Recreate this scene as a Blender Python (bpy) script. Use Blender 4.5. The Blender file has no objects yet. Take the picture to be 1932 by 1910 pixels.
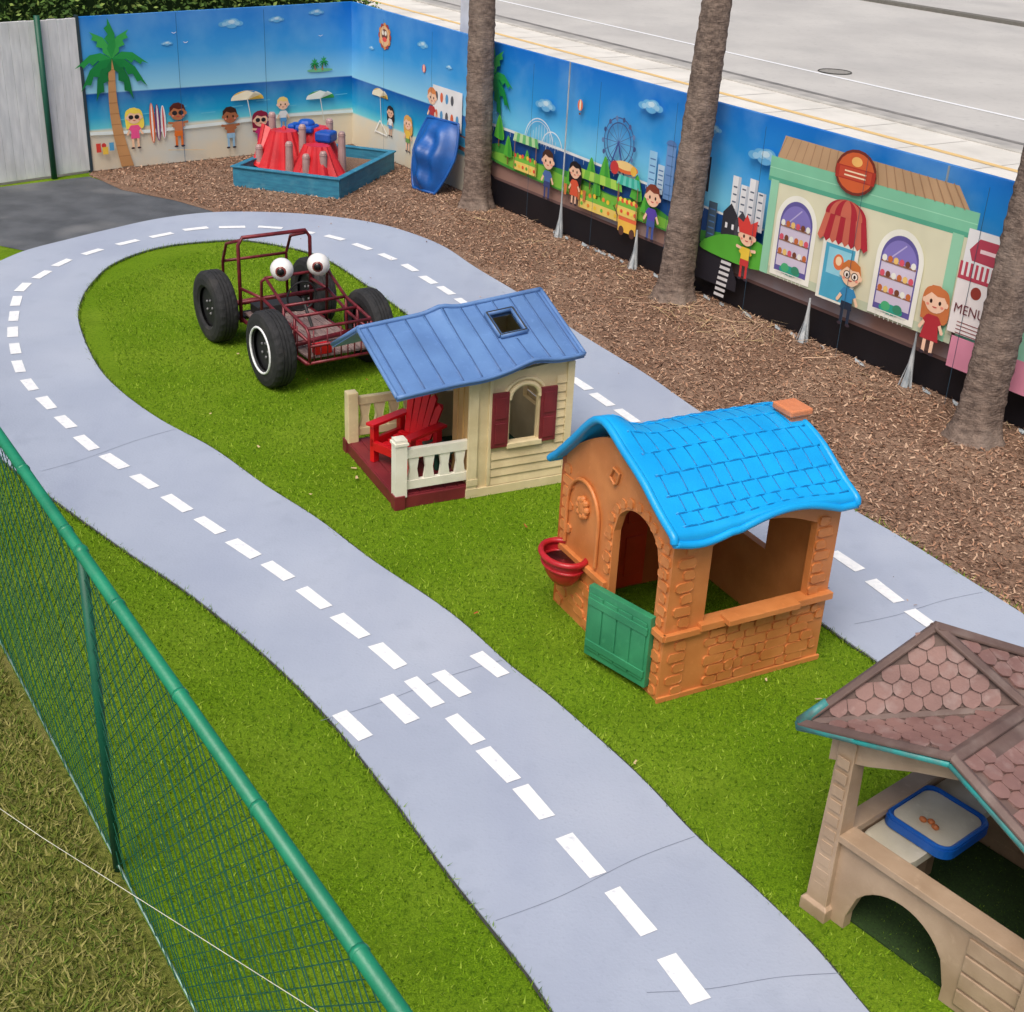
import bpy, math, random
import numpy as np
from mathutils import Matrix, Vector
from mathutils.geometry import tessellate_polygon
random.seed(4); rng=np.random.default_rng(7)
SC=bpy.context.scene; COL=SC.collection
rad=math.radians
# ---------------------------------------------------------------- materials
_m={}
def mat(name,c1,c2=None,scale=8,rough=.6,bump=0,bscale=80,detail=4,metal=0,spec=.5,stretch=(1,1,1),lo=.35,hi=.65):
    if name in _m: return _m[name]
    m=bpy.data.materials.new(name); m.use_nodes=True; nt=m.node_tree; N=nt.nodes; L=nt.links
    b=N['Principled BSDF']; b.inputs['Roughness'].default_value=rough; b.inputs['Metallic'].default_value=metal
    b.inputs['Specular IOR Level'].default_value=spec
    tc=N.new('ShaderNodeTexCoord'); mp=N.new('ShaderNodeMapping'); mp.inputs['Scale'].default_value=stretch
    L.new(tc.outputs['Object'],mp.inputs['Vector'])
    if c2 is None: c2=tuple(min(1,c*.86) for c in c1)
    n=N.new('ShaderNodeTexNoise'); n.inputs['Scale'].default_value=scale; n.inputs['Detail'].default_value=detail
    L.new(mp.outputs[0],n.inputs['Vector'])
    r=N.new('ShaderNodeMapRange'); r.inputs[1].default_value=lo; r.inputs[2].default_value=hi
    L.new(n.outputs['Fac'],r.inputs[0])
    x=N.new('ShaderNodeMix'); x.data_type='RGBA'; x.inputs[6].default_value=(*c1,1); x.inputs[7].default_value=(*c2,1)
    L.new(r.outputs[0],x.inputs[0]); L.new(x.outputs[2],b.inputs['Base Color'])
    if bump:
        n2=N.new('ShaderNodeTexNoise'); n2.inputs['Scale'].default_value=bscale; n2.inputs['Detail'].default_value=2
        L.new(mp.outputs[0],n2.inputs['Vector'])
        bp=N.new('ShaderNodeBump'); bp.inputs['Strength'].default_value=bump; bp.inputs['Distance'].default_value=.01
        L.new(n2.outputs['Fac'],bp.inputs['Height']); L.new(bp.outputs[0],b.inputs['Normal'])
    _m[name]=m; return m
def plain(name,c,rough=.9,spec=.2):
    if name in _m: return _m[name]
    m=bpy.data.materials.new(name); m.use_nodes=True; b=m.node_tree.nodes['Principled BSDF']
    b.inputs['Base Color'].default_value=(*c,1); b.inputs['Roughness'].default_value=rough; b.inputs['Specular IOR Level'].default_value=spec
    _m[name]=m; return m
def overlay(m,kind,scale,color,lo,hi,fac=1,coord='Object',stretch=(1,1,1),**kw):
    nt=m.node_tree;N=nt.nodes;L=nt.links;b=N['Principled BSDF']
    src=b.inputs['Base Color'].links[0].from_socket
    tc=N.new('ShaderNodeTexCoord'); mp=N.new('ShaderNodeMapping'); mp.inputs['Scale'].default_value=stretch
    L.new(tc.outputs[coord],mp.inputs['Vector'])
    t=N.new('ShaderNodeTexNoise'); t.inputs['Scale'].default_value=scale; t.inputs['Detail'].default_value=kw.get('detail',4); out=t.outputs['Fac']
    L.new(mp.outputs[0],t.inputs['Vector'])
    r=N.new('ShaderNodeMapRange'); r.inputs[1].default_value=lo; r.inputs[2].default_value=hi; r.inputs[4].default_value=fac
    L.new(out,r.inputs[0])
    x=N.new('ShaderNodeMix'); x.data_type='RGBA'; x.inputs[7].default_value=(*color,1)
    L.new(src,x.inputs[6]); L.new(r.outputs[0],x.inputs[0]); L.new(x.outputs[2],b.inputs['Base Color'])
    return m
def addbump(m,kind,scale,strength,dist=.01,coord='Object',stretch=(1,1,1),lo=0,hi=1,**kw):
    nt=m.node_tree;N=nt.nodes;L=nt.links;b=N['Principled BSDF']
    tc=N.new('ShaderNodeTexCoord'); mp=N.new('ShaderNodeMapping'); mp.inputs['Scale'].default_value=stretch
    L.new(tc.outputs[coord],mp.inputs['Vector'])
    t=N.new('ShaderNodeTexWave'); t.wave_profile=kw.get('profile','SAW'); t.bands_direction=kw.get('dir','Z'); t.inputs['Scale'].default_value=scale; t.inputs['Distortion'].default_value=kw.get('distort',0); out=t.outputs['Fac']
    L.new(mp.outputs[0],t.inputs['Vector'])
    bp=N.new('ShaderNodeBump'); bp.inputs['Strength'].default_value=strength; bp.inputs['Distance'].default_value=dist
    L.new(out,bp.inputs['Height'])
    if b.inputs['Normal'].links: L.new(b.inputs['Normal'].links[0].from_socket,bp.inputs['Normal'])
    L.new(bp.outputs[0],b.inputs['Normal']); return m
def srgb(r,g,b):
    return tuple((c/255/12.92 if c/255<=.04045 else ((c/255+.055)/1.055)**2.4) for c in (r,g,b))
# ---------------------------------------------------------------- mesh builder
class MB:
    def __init__(s): s.v=[];s.f=[];s.mi=[];s.mats=[]
    def m(s,mt):
        if mt not in s.mats: s.mats.append(mt)
        return s.mats.index(mt)
    def add(s,vs,fs,mt):
        o=len(s.v); s.v+= [tuple(v) for v in vs]; k=s.m(mt)
        for f in fs: s.f.append(tuple(i+o for i in f)); s.mi.append(k)
    def box(s,x0,x1,y0,y1,z0,z1,mt,M=None):
        vs=[Vector((x,y,z)) for z in (z0,z1) for y in (y0,y1) for x in (x0,x1)]
        if M: vs=[M@v for v in vs]
        s.add(vs,[(0,2,3,1),(4,5,7,6),(0,1,5,4),(2,6,7,3),(0,4,6,2),(1,3,7,5)],mt)
    def tube(s,pts,r,mt,n=8,close=False,cap=True):
        pts=[Vector(p) for p in pts]; rs=r if isinstance(r,(list,tuple)) else [r]*len(pts)
        vs=[];fs=[];K=len(pts);prev=None
        for i,p in enumerate(pts):
            if close: t=(pts[(i+1)%K]-pts[i-1])
            else: t=pts[min(i+1,K-1)]-pts[max(i-1,0)]
            t.normalize()
            a=Vector((0,0,1)) if abs(t.z)<.9 else Vector((1,0,0))
            if prev is not None: a=prev
            a=(a-t*a.dot(t)).normalized(); prev=a; b=t.cross(a)
            for j in range(n):
                w=2*math.pi*j/n; vs.append(p+(a*math.cos(w)+b*math.sin(w))*rs[i])
        for i in range(K if close else K-1):
            for j in range(n):
                a0=i*n+j;a1=i*n+(j+1)%n;b0=((i+1)%K)*n+j;b1=((i+1)%K)*n+(j+1)%n
                fs.append((a0,a1,b1,b0))
        if cap and not close: fs.append(tuple(range(n-1,-1,-1))); fs.append(tuple((K-1)*n+j for j in range(n)))
        s.add(vs,fs,mt)
    def ell(s,c,r,mt,nu=16,nv=10,M=None,v0=0,v1=1):
        vs=[];fs=[]
        for i in range(nv+1):
            p=math.pi*(v0+(v1-v0)*i/nv)
            for j in range(nu):
                w=2*math.pi*j/nu
                q=Vector((r[0]*math.sin(p)*math.cos(w),r[1]*math.sin(p)*math.sin(w),r[2]*math.cos(p)))
                if M: q=M@q
                vs.append(Vector(c)+q)
        for i in range(nv):
            for j in range(nu): fs.append((i*nu+j,(i+1)*nu+j,(i+1)*nu+(j+1)%nu,i*nu+(j+1)%nu))
        s.add(vs,fs,mt)
    def prism(s,poly,fn,d0,d1,mt):
        n=len(poly)
        vs=[fn(a,b,d0) for a,b in poly]+[fn(a,b,d1) for a,b in poly]
        tri=tessellate_polygon([[Vector((a,b,0)) for a,b in poly]])
        fs=[tuple(t) for t in tri]+[tuple(i+n for i in reversed(t)) for t in tri]
        fs+=[(i,(i+1)%n,(i+1)%n+n,i+n) for i in range(n)]
        s.add(vs,fs,mt)
    def panel(s,xs,lo,up,holes,fn,d0,d1,mt):
        xs=sorted(set([round(x,4) for x in xs]+[round(h[k],4) for h in holes for k in (0,1)]))
        for h in holes:
            xs=sorted(set(xs+[round(h[0]+(h[1]-h[0])*k/14,4) for k in range(15)]))
        def segs(i):
            a,b=xs[i],xs[i+1];mid=(a+b)/2
            res=[]
            hs=[h for h in holes if h[0]<=mid<=h[1]]
            hs.sort(key=lambda h:h[2](mid))
            bot=(lo(a),lo(b))
            for h in hs:
                res.append((bot,(h[2](a),h[2](b)))); bot=(h[3](a),h[3](b))
            res.append((bot,(up(a),up(b))))
            return [r for r in res if max(r[1][0]-r[0][0],r[1][1]-r[0][1])>1e-4]
        for i in range(len(xs)-1):
            a,b=xs[i],xs[i+1]
            for (b0,b1),(t0,t1) in segs(i):
                vs=[fn(a,b0,d0),fn(b,b1,d0),fn(b,t1,d0),fn(a,t0,d0),fn(a,b0,d1),fn(b,b1,d1),fn(b,t1,d1),fn(a,t0,d1)]
                s.add(vs,[(0,1,2,3),(7,6,5,4),(3,2,6,7),(0,4,5,1)],mt)
        for a,sg in [(xs[0],(lo(xs[0]),up(xs[0]))),(xs[-1],(lo(xs[-1]),up(xs[-1])))]+[(h[k],(h[2](h[k]),h[3](h[k]))) for h in holes for k in (0,1)]:
            if sg[1]-sg[0]>1e-4: s.add([fn(a,sg[0],d0),fn(a,sg[1],d0),fn(a,sg[1],d1),fn(a,sg[0],d1)],[(0,1,2,3)],mt)
    def obj(s,name,parent=None,smooth=False,bevel=0,matrix=None):
        me=bpy.data.meshes.new(name); me.from_pydata(s.v,[],s.f)
        for m in s.mats: me.materials.append(m)
        me.polygons.foreach_set('material_index',s.mi)
        if smooth: me.polygons.foreach_set('use_smooth',[True]*len(s.f))
        me.update()
        o=bpy.data.objects.new(name,me); COL.objects.link(o)
        if matrix: o.matrix_world=matrix
        if parent: o.parent=parent
        if bevel:
            b=o.modifiers.new('bevel','BEVEL'); b.width=bevel; b.segments=2; b.limit_method='ANGLE'; b.angle_limit=rad(40)
        return o
def empty(name,loc,ang=0):
    e=bpy.data.objects.new(name,None); COL.objects.link(e); e.location=loc; e.rotation_euler=(0,0,ang); e.empty_display_size=.2
    return e
def catmull(p,n=6):
    o=[]
    for i in range(len(p)-1):
        a,b,c,d=[Vector(p[max(0,min(len(p)-1,k))]) for k in (i-1,i,i+1,i+2)]
        for k in range(n):
            t=k/n; o.append(.5*((2*b)+(c-a)*t+(2*a-5*b+4*c-d)*t*t+(3*b-a-3*c+d)*t**3))
    o.append(Vector(p[-1])); return [tuple(v) for v in o]
def sheet(name,pts,z,mt,thick=0):
    b=MB(); n=len(pts)
    tri=tessellate_polygon([[Vector((x,y,0)) for x,y in pts]])
    vs=[(x,y,z) for x,y in pts]
    def up(t):
        a,b_,c=[Vector(vs[i]) for i in t]
        return t if (b_-a).cross(c-a).z>0 else tuple(reversed(t))
    fs=[up(tuple(t)) for t in tri]
    if thick:
        vs+=[(x,y,z-thick) for x,y in pts]; fs+=[(i,(i+1)%n,(i+1)%n+n,i+n) for i in range(n)]
    b.add(vs,fs,mt); return b.obj(name)
def inside(P,poly):
    x,y=P[:,0],P[:,1]; r=np.zeros(len(P),bool); n=len(poly)
    for i in range(n):
        x1,y1=poly[i];x2,y2=poly[(i+1)%n]
        c=((y1>y)!=(y2>y))
        xi=(x2-x1)*(y-y1)/(y2-y1+1e-12)+x1
        r^=c&(x<xi)
    return r
def lerp(a,b,t): return a+(b-a)*t
# ---------------------------------------------------------------- palette
turf=mat('turf',srgb(118,154,26),srgb(80,116,10),scale=110,rough=.95,bump=1,bscale=200,spec=.08,detail=4)
overlay(turf,'noise',1.1,srgb(140,164,50),.42,.75,.5)
overlay(turf,'noise',38,srgb(60,92,8),.50,.68,.65,detail=6)
overlay(turf,'noise',260,srgb(160,186,78),.56,.72,.5,detail=2)
overlay(turf,'noise',3.5,srgb(88,118,20),.52,.72,.5)
drygrass=mat('lawn_soil',srgb(118,122,58),srgb(78,88,34),scale=35,rough=1,bump=1,bscale=150,spec=.1)
overlay(drygrass,'noise',2.2,srgb(140,130,84),.5,.7,.6)
paint=mat('path_paint',srgb(168,178,197),srgb(160,170,190),scale=1.3,rough=.5,bump=.15,bscale=60,spec=.4)
overlay(paint,'noise',5,srgb(146,156,176),.56,.82,.5,detail=8)
overlay(paint,'noise',.6,srgb(180,188,203),.5,.75,.6)
overlay(paint,'noise',60,srgb(148,158,178),.6,.75,.4)
overlay(paint,'noise',.9,srgb(150,160,184),.5,.62,.35,stretch=(1.6,.35,1))
white=mat('white_marking',srgb(240,242,244),srgb(226,230,235),scale=25,rough=.6)
overlay(white,'noise',30,srgb(185,194,208),.60,.76,.6)
mulch=mat('mulch_ground',srgb(148,120,102),srgb(104,82,68),scale=50,rough=1,bump=1,bscale=110,spec=.1)
overlay(mulch,'noise',1.2,srgb(168,142,122),.48,.7,.5)
asphalt=mat('asphalt',srgb(90,94,100),srgb(72,76,82),scale=3,rough=.75,bump=.5,bscale=220)
overlay(asphalt,'noise',1.1,srgb(122,124,126),.55,.72,.6)
conc=mat('concrete',srgb(196,194,190),srgb(180,178,174),scale=.8,rough=.85,bump=.2,bscale=40)
road=mat('road_surface',srgb(190,189,186),srgb(176,175,173),scale=.35,rough=.85,bump=.3,bscale=60)
overlay(road,'noise',6,srgb(162,161,160),.55,.75,.5); overlay(road,'noise',.5,srgb(160,160,160),.5,.7,.5,stretch=(1,.5,1))
# ---------------------------------------------------------------- world, camera
w=bpy.data.worlds.new('World'); SC.world=w; w.use_nodes=True
nt=w.node_tree; sky=nt.nodes.new('ShaderNodeTexSky'); sky.sky_type='NISHITA'; sky.sun_disc=False
sky.sun_elevation=rad(58); sky.sun_rotation=rad(200); sky.dust_density=7; sky.ozone_density=.6; sky.air_density=1
nt.links.new(sky.outputs[0],nt.nodes['Background'].inputs[0]); nt.nodes['Background'].inputs[1].default_value=.12
sl=bpy.data.lights.new('sun','SUN'); sl.energy=2.05; sl.angle=rad(34); sl.color=(1,.955,.89)
so=bpy.data.objects.new('sun',sl); COL.objects.link(so)
az=rad(200); el=rad(58); d=Vector((math.sin(az)*math.cos(el),math.cos(az)*math.cos(el),math.sin(el)))
so.rotation_euler=d.to_track_quat('Z','Y').to_euler(); so.location=(0,0,12)
cam=bpy.data.cameras.new('camera'); co=bpy.data.objects.new('camera',cam); COL.objects.link(co)
cam.sensor_width=36; cam.lens=36*2482/1932; cam.clip_end=2000; cam.clip_start=.05
R=(Matrix.Rotation(rad(90-26.9),3,'X') @ Matrix.Rotation(rad(2.93),3,'Z')).to_4x4(); R.translation=(0,0,4); co.matrix_world=R
SC.camera=co
SC.view_settings.view_transform='Standard'; SC.view_settings.look='None'; SC.view_settings.exposure=0
# ---------------------------------------------------------------- ground
def F(s,o=0): return (-1.6+.56*s+.828*o, 4.27-.828*s+.56*o)
A=(-5.50,16.59); C=(-2.52,18.97); U=(.575,-.818); Nn=(.818,.575)
def WP(s,o=0): return (C[0]+U[0]*s+Nn[0]*o, C[1]+U[1]*s+Nn[1]*o)
sheet('ground',[(-250,-250),(250,-250),(250,250),(-250,250)],-.03,conc)
sheet('artificial_turf',[F(-14),(-6.34,15.69),A,C,WP(20),(14,-4),(8,-8),F(12)],0,turf)
sheet('lawn',[F(-14),F(12),(-3,-9),(-18,-6),(-18,14)],-.004,drygrass)
inner=[(4.2,-3),(3.0,.2),(2.35,1.7),(1.95,2.7),(1.70,3.22),(1.47,3.7),(1.32,4.02),(1.12,4.34),(.9,4.66),(.66,5.08),(.28,5.63),(.03,5.95),(-.33,6.46),(-.85,7.03),(-1.25,7.52),(-1.68,7.97),(-2.16,8.52),(-2.66,8.98),(-3.11,9.50),(-3.46,10.04),(-3.86,10.89),(-4.04,11.45),(-4.13,12.07),(-4.11,12.78),(-3.83,13.40),(-3.35,13.74),(-2.91,13.82),(-2.16,13.41),(-1.55,12.51),(-1.11,11.76),(.41,9.08),(1.82,6.58),(2.06,6.19),(2.6,5.2),(3.7,3.3),(5.4,.3),(7.2,-3)]
outer=[(2.9,-3),(1.8,.4),(1.2,1.75),(.7,2.72),(.42,3.3),(.25,3.62),(.12,3.85),(-.18,4.31),(-.51,4.85),(-.9,5.44),(-1.36,6.01),(-1.87,6.55),(-2.37,7.01),(-3,7.62),(-3.52,8.15),(-4.0,8.75),(-4.4,9.3),(-4.87,10.05),(-5.15,10.8),(-5.30,11.5),(-5.33,12.1),(-5.21,12.64),(-5.08,13.07),(-4.81,13.52),(-4.53,13.95),(-4.12,14.5),(-3.57,14.9),(-2.78,15.03),(-2.09,14.93),(-1.52,14.65),(-.93,14.04),(-.49,13.23),(.07,12.27),(.52,11.39),(1.08,10.41),(1.48,9.6),(2.28,8.14),(2.57,7.67),(3.08,6.76),(3.9,5.3),(5.2,3.0),(6.7,.3),(8.5,-3)]
inC=catmull(inner); outC=catmull(outer)
pathpoly=outC+inC[::-1]
edge=mat('path_edge',srgb(60,62,60),rough=.9)
sheet('asphalt_pad',[(-9.5,13.2),(-9.5,13.9),(-6.29,15.6),(-5.47,16.33),(-4.89,15.84),(-4.15,15.40),(-3.63,15.02),(-3.4,14.6),(-4.2,13.5),(-4.7,12.9),(-5.42,13.21),(-7,13.1)],.006,asphalt)
mul=[(-5.50,16.42),(-4.89,15.74),(-4.15,15.37),(-3.63,14.98),(-3.25,14.35),(-2.45,14.25),(-1.75,13.79),(-.75,12.42),(.51,10.12),(2.13,7.31),(2.45,6.62),(3.3,5.2),(5.9,.5),(7.8,-3),(14,-3),WP(20),C,A]
sheet('mulch_bed',mul,.010,mulch)
sheet('race_track_path',pathpoly,.022,paint,thick=.021)
eb=MB()
def strip(b,pts,w0,w1,z,mt):
    vs=[];fs=[]
    for i,p in enumerate(pts):
        a=Vector(pts[max(0,i-1)]);c=Vector(pts[min(len(pts)-1,i+1)]); t=(c-a).normalized(); n=Vector((-t.y,t.x))
        q=Vector(p); j=random.uniform(.8,1.2)
        vs+=[(*(q+n*w0*j),z),(*(q+n*w1*j),z)]
    for i in range(len(pts)-1): fs.append((2*i,2*i+1,2*i+3,2*i+2))
    b.add(vs,fs,mt)
strip(eb,outC,-.004,.012,.0145,edge); strip(eb,inC,-.012,.004,.0145,edge)
eb.obj('path_edging')
dash=[(1.22,2.78),(1.06,3.12),(.93,3.46),(.77,3.80),(.58,4.15),(.38,4.48),(.17,4.82),(0,5.08),(-.18,5.35),(-.41,5.65),(-.63,5.97),(-.87,6.25),(-1.12,6.53),(-1.38,6.82),(-1.64,7.07),(-1.91,7.35),(-2.19,7.63),(-2.48,7.92),(-2.77,8.21),(-3.05,8.49),(-3.31,8.83),(-3.56,9.16),(-3.81,9.50),(-4.03,9.87),(-4.20,10.26),(-4.36,10.65),(-4.49,11.05),(-4.62,11.46),(-4.70,11.86),(-4.66,12.27),(-4.60,12.68),(-4.43,13.10),(-4.18,13.50),(-3.91,13.84),(-3.62,14.15),(-3.25,14.29),(-2.84,14.36),(-2.45,14.25),(-2.08,14.08),(-1.75,13.79),(-1.44,13.46),(-1.17,13.11),(-.95,12.73),(-.75,12.42),(-.56,12.07),(-.37,11.72),(-.18,11.38),(0,11.04),(.18,10.70),(.35,10.38),(.51,10.12),(.68,9.80),(.86,9.49),(1.03,9.18),(1.2,8.88),(1.37,8.58),(1.54,8.28),(1.72,7.96),(1.9,7.64),(2.13,7.31),(2.29,6.95),(2.45,6.62),(2.64,6.28),(2.83,5.94),(3.02,5.6),(3.22,5.26),(3.42,4.9)]
db=MB()
def rect(b,c,t,l,w,z,mt):
    t=Vector(t).normalized(); n=Vector((-t.y,t.x)); c=Vector(c); q=lambda: random.uniform(-.005,.005)
    b.add([(*(c+t*(l/2*i+q())+n*(w/2*j+q())),z) for i,j in ((1,1),(-1,1),(-1,-1),(1,-1))],[(0,1,2,3)],mt)
for i,p in enumerate(dash):
    a=dash[max(0,i-1)];c=dash[min(len(dash)-1,i+1)]
    rect(db,p,(c[0]-a[0],c[1]-a[1]),random.uniform(.25,.285),.086,.0265,white)
for p in [(-.74,5.33),(-.52,5.49),(-.27,5.74),(-.075,5.935)]:
    rect(db,p,(-.62,.785),.25,.085,.0267,white)
db.obj('road_markings')
jb=MB(); joint=mat('joint_line',srgb(128,137,156),rough=.9)
for a,b_ in [((-.90,5.36),(-.02,5.98)),((.02,4.06),(.9,4.64)),((.62,3.72),(1.4,3.87)),((2.02,6.55),(2.9,7.0)),((-3.2,8.0),(-2.5,8.8))]:
    strip(jb,catmull([a,(lerp(a[0],b_[0],.3)+.012,lerp(a[1],b_[1],.3)-.01),(lerp(a[0],b_[0],.7)-.012,lerp(a[1],b_[1],.7)+.008),b_],8),-.0015,.0015,.0243,joint)
jb.obj('path_joints')
# ---- street beyond the wall
D=(.55,-.835); Q=(.835,.55)
def RP(s,o): return (C[0]+D[0]*s+Q[0]*o, C[1]+D[1]*s+Q[1]*o)
def band(name,o0,o1,z,mt,s0=-90,s1=120,thick=0): return sheet(name,[RP(s0,o0),RP(s1,o0),RP(s1,o1),RP(s0,o1)],z,mt,thick)
side=mat('sidewalk',srgb(222,220,214),srgb(206,204,198),scale=.7,rough=.85,bump=.2,bscale=50); overlay(side,'noise',1.5,srgb(190,188,182),.52,.72,.6)
band('sidewalk',1.0,9.45,.0,side)
gb=MB(); gl=mat('sidewalk_joint',srgb(184,182,176),rough=.9)
for k in range(-20,45):
    gb.add([(*RP(k*1.5,6),.004),(*RP(k*1.5+.02,6),.004),(*RP(k*1.5+.02,9.4),.004),(*RP(k*1.5,9.4),.004)],[(0,1,2,3)],gl)
gb.obj('sidewalk_joints')
ylw=mat('kerb_yellow',srgb(226,192,128),srgb(212,182,128),scale=5,rough=.8)
band('yellow_line',8.25,8.40,.006,ylw)
kerb=mat('kerb_concrete',srgb(196,194,188),srgb(170,168,163),scale=3,rough=.85)
band('kerb',9.45,9.62,.02,kerb,thick=.16)
band('gutter',9.62,10.15,-.012,mat('gutter_grey',srgb(176,174,171),srgb(152,151,149),scale=2,rough=.9))
band('street',10.15,60,-.014,road)
band('gutter_line',10.12,10.26,-.006,mat('gutter_dark',srgb(112,112,112),srgb(136,134,132),scale=3,rough=.9))
band('lane_line',12.0,12.12,-.008,white); band('median_kerb',24.2,24.6,.08,mat('median_dark',srgb(112,110,104),rough=.9),thick=.12)
mb=MB(); md=mat('manhole_iron',srgb(150,148,144),srgb(128,126,122),scale=20,rough=.8)
mb.tube([(6.21,28.48,-.012),(6.21,28.48,-.006)],.34,md,n=28); mb.tube([(6.21+.34*math.cos(t/28*6.283),28.48+.34*math.sin(t/28*6.283),-.006) for t in range(28)],.014,edge,n=4,close=True); mb.obj('manhole_cover')
# ---------------------------------------------------------------- scattered chips, blades
def meshquads(name,V,k,mats):
    m=len(V)//k
    me=bpy.data.meshes.new(name); me.from_pydata(V.tolist(),[],np.arange(k*m).reshape(m,k).tolist())
    for q in mats: me.materials.append(q)
    me.polygons.foreach_set('material_index',rng.integers(0,len(mats),m).astype(np.int32))
    o=bpy.data.objects.new(name,me); COL.objects.link(o); return o
def chips(name,poly,notpoly,n,size,mats,z,tilt=.5,asp=4):
    P=np.array(poly);lo=P.min(0);hi=P.max(0)
    X=rng.uniform(lo,hi,(n*4,2)); k=inside(X,poly)
    if notpoly is not None: k&=~inside(X,notpoly)
    X=X[k][:n]; m=len(X)
    a=rng.uniform(0,2*np.pi,m); L=rng.uniform(.4,1,m)*size; W=L/asp*rng.uniform(.6,1.3,m)
    ti=rng.normal(0,tilt,m)
    tx=np.cos(a)*np.cos(ti);ty=np.sin(a)*np.cos(ti);tz=np.sin(ti)
    nx=-np.sin(a);ny=np.cos(a); nz=rng.normal(0,.3,m)
    c=np.stack([X[:,0],X[:,1],z+np.abs(tz)*L*.5+rng.uniform(0,.012,m)],1)
    T=np.stack([tx,ty,tz],1)*L[:,None]*.5; N_=np.stack([nx,ny,nz],1)*W[:,None]*.5
    V=np.stack([c-T-N_,c+T-N_*.6,c+T+N_*.6,c-T+N_],1).reshape(-1,3)
    return meshquads(name,V,4,mats)
cm=[plain('chip_a',srgb(168,130,106),1),plain('chip_b',srgb(134,102,84),1),plain('chip_c',srgb(192,162,138),1),plain('chip_d',srgb(98,74,60),1),plain('chip_e',srgb(152,124,106),1)]
vis=[(-5.45,16.3),(-4.1,15.4),(-3.4,14.9),(-1.9,14.9),(-.8,13.9),(1.3,9.9),(3.3,6.3),(5.5,3.5),(6.5,6.3),(4.0,9.75),C,A]
chips('mulch_chips',vis,pathpoly,60000,.042,cm,.012,tilt=.35,asp=2.8)
straw=plain('straw',srgb(196,172,132))
chips('dry_twigs',[(1.0,12.6),(1.3,12.0),(2.6,10.9),(2.9,11.3),(1.7,12.9)],pathpoly,90,.4,[straw,cm[2]],.02,tilt=.08,asp=40)
chips('dry_twigs.001',[(-1.2,16.3),(0.3,13.2),(3.4,9),(4.6,7.5),(4.7,8.6),(-.8,16.5)],pathpoly,400,.16,[straw,cm[2]],.02,tilt=.1,asp=22)
chips('strewn_chips',outC[int(len(outC)*.62):int(len(outC)*.9)]+inC[int(len(inC)*.7):int(len(inC)*.95)][::-1],None,60,.03,cm,.024,tilt=.1,asp=2.5)
def bladeV(X,hgt,wid,z,lean):
    m=len(X); a=rng.uniform(0,2*np.pi,m);H=hgt*rng.uniform(.5,1.2,m)
    w_=wid*rng.uniform(.6,1.3,m)
    b=np.stack([X[:,0],X[:,1],np.full(m,z)],1); n_=np.stack([np.cos(a),np.sin(a),np.zeros(m)],1)*w_[:,None]
    le=rng.normal(0,lean,(m,2))*H[:,None]
    t=b+np.concatenate([le,H[:,None]],1)
    return np.stack([b-n_,b+n_,t],1).reshape(-1,3)
def blades(name,poly,notpoly,n,hgt,wid,mats,z=0,lean=.5):
    P=np.array(poly);lo=P.min(0);hi=P.max(0)
    X=rng.uniform(lo,hi,(n*3,2)); k=inside(X,poly)
    if notpoly is not None: k&=~inside(X,notpoly)
    return meshquads(name,bladeV(X[k][:n],hgt,wid,z,lean),3,mats)
gm=[plain('blade_a',srgb(118,152,26),.85),plain('blade_b',srgb(92,128,14),.85),plain('blade_c',srgb(144,170,56),.85),plain('blade_d',srgb(70,104,10),.85)]
blades('turf_blades',[F(3,.1),F(-3.5,.1),(-3.4,8.0),(-1,6),(.5,3.0)],pathpoly,26000,.018,.0035,gm,0,lean=.6)
blades('turf_blades.001',[(2.0,2.5),(-.3,6.5),(-3.1,9.6),(-4.1,12),(-3.2,13.8),(-2.2,13.5),(-1.5,12.5),(.6,9),(2.1,6.2),(3.2,4),(3,3)],pathpoly,80000,.018,.0035,gm,0,lean=.6)
E=[]
for cv,sg in ((inC,-1),(outC,1)):
    for p,q in zip(cv[:-1],cv[1:]):
        p=np.array(p);q=np.array(q); L=np.linalg.norm(q-p)
        if p[1]<2 or (sg==1 and p[1]>9.5) : continue
        k=int(L*170); t=rng.uniform(0,1,(k,1)); n=np.array([-(q-p)[1],(q-p)[0]])/L
        E.append(p+(q-p)*t+n*sg*np.abs(rng.normal(0,.014,(k,1))))
E=np.concatenate(E); meshquads('turf_edge_fibres',bladeV(E,.042,.004,0,.45),3,gm)
dm=[plain('dry_a',srgb(150,146,88)),plain('dry_b',srgb(112,122,52)),plain('dry_c',srgb(90,110,40)),plain('dry_d',srgb(126,126,66))]
blades('lawn_blades',[F(2.5,-.04),F(-3.5,-.04),(-4.4,5.6),(-2.6,2.6),(-.6,2)],None,60000,.035,.005,dm,-.004,lean=.8)
chips('fallen_leaves',[(1.6,3.5),(-3.0,10),(-2.5,13),(-1.5,11.5),(2.1,6.2)],pathpoly,22,.045,[straw,plain('leaf_red',srgb(170,90,50),.8)],.02,tilt=.2,asp=1.8)
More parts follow.
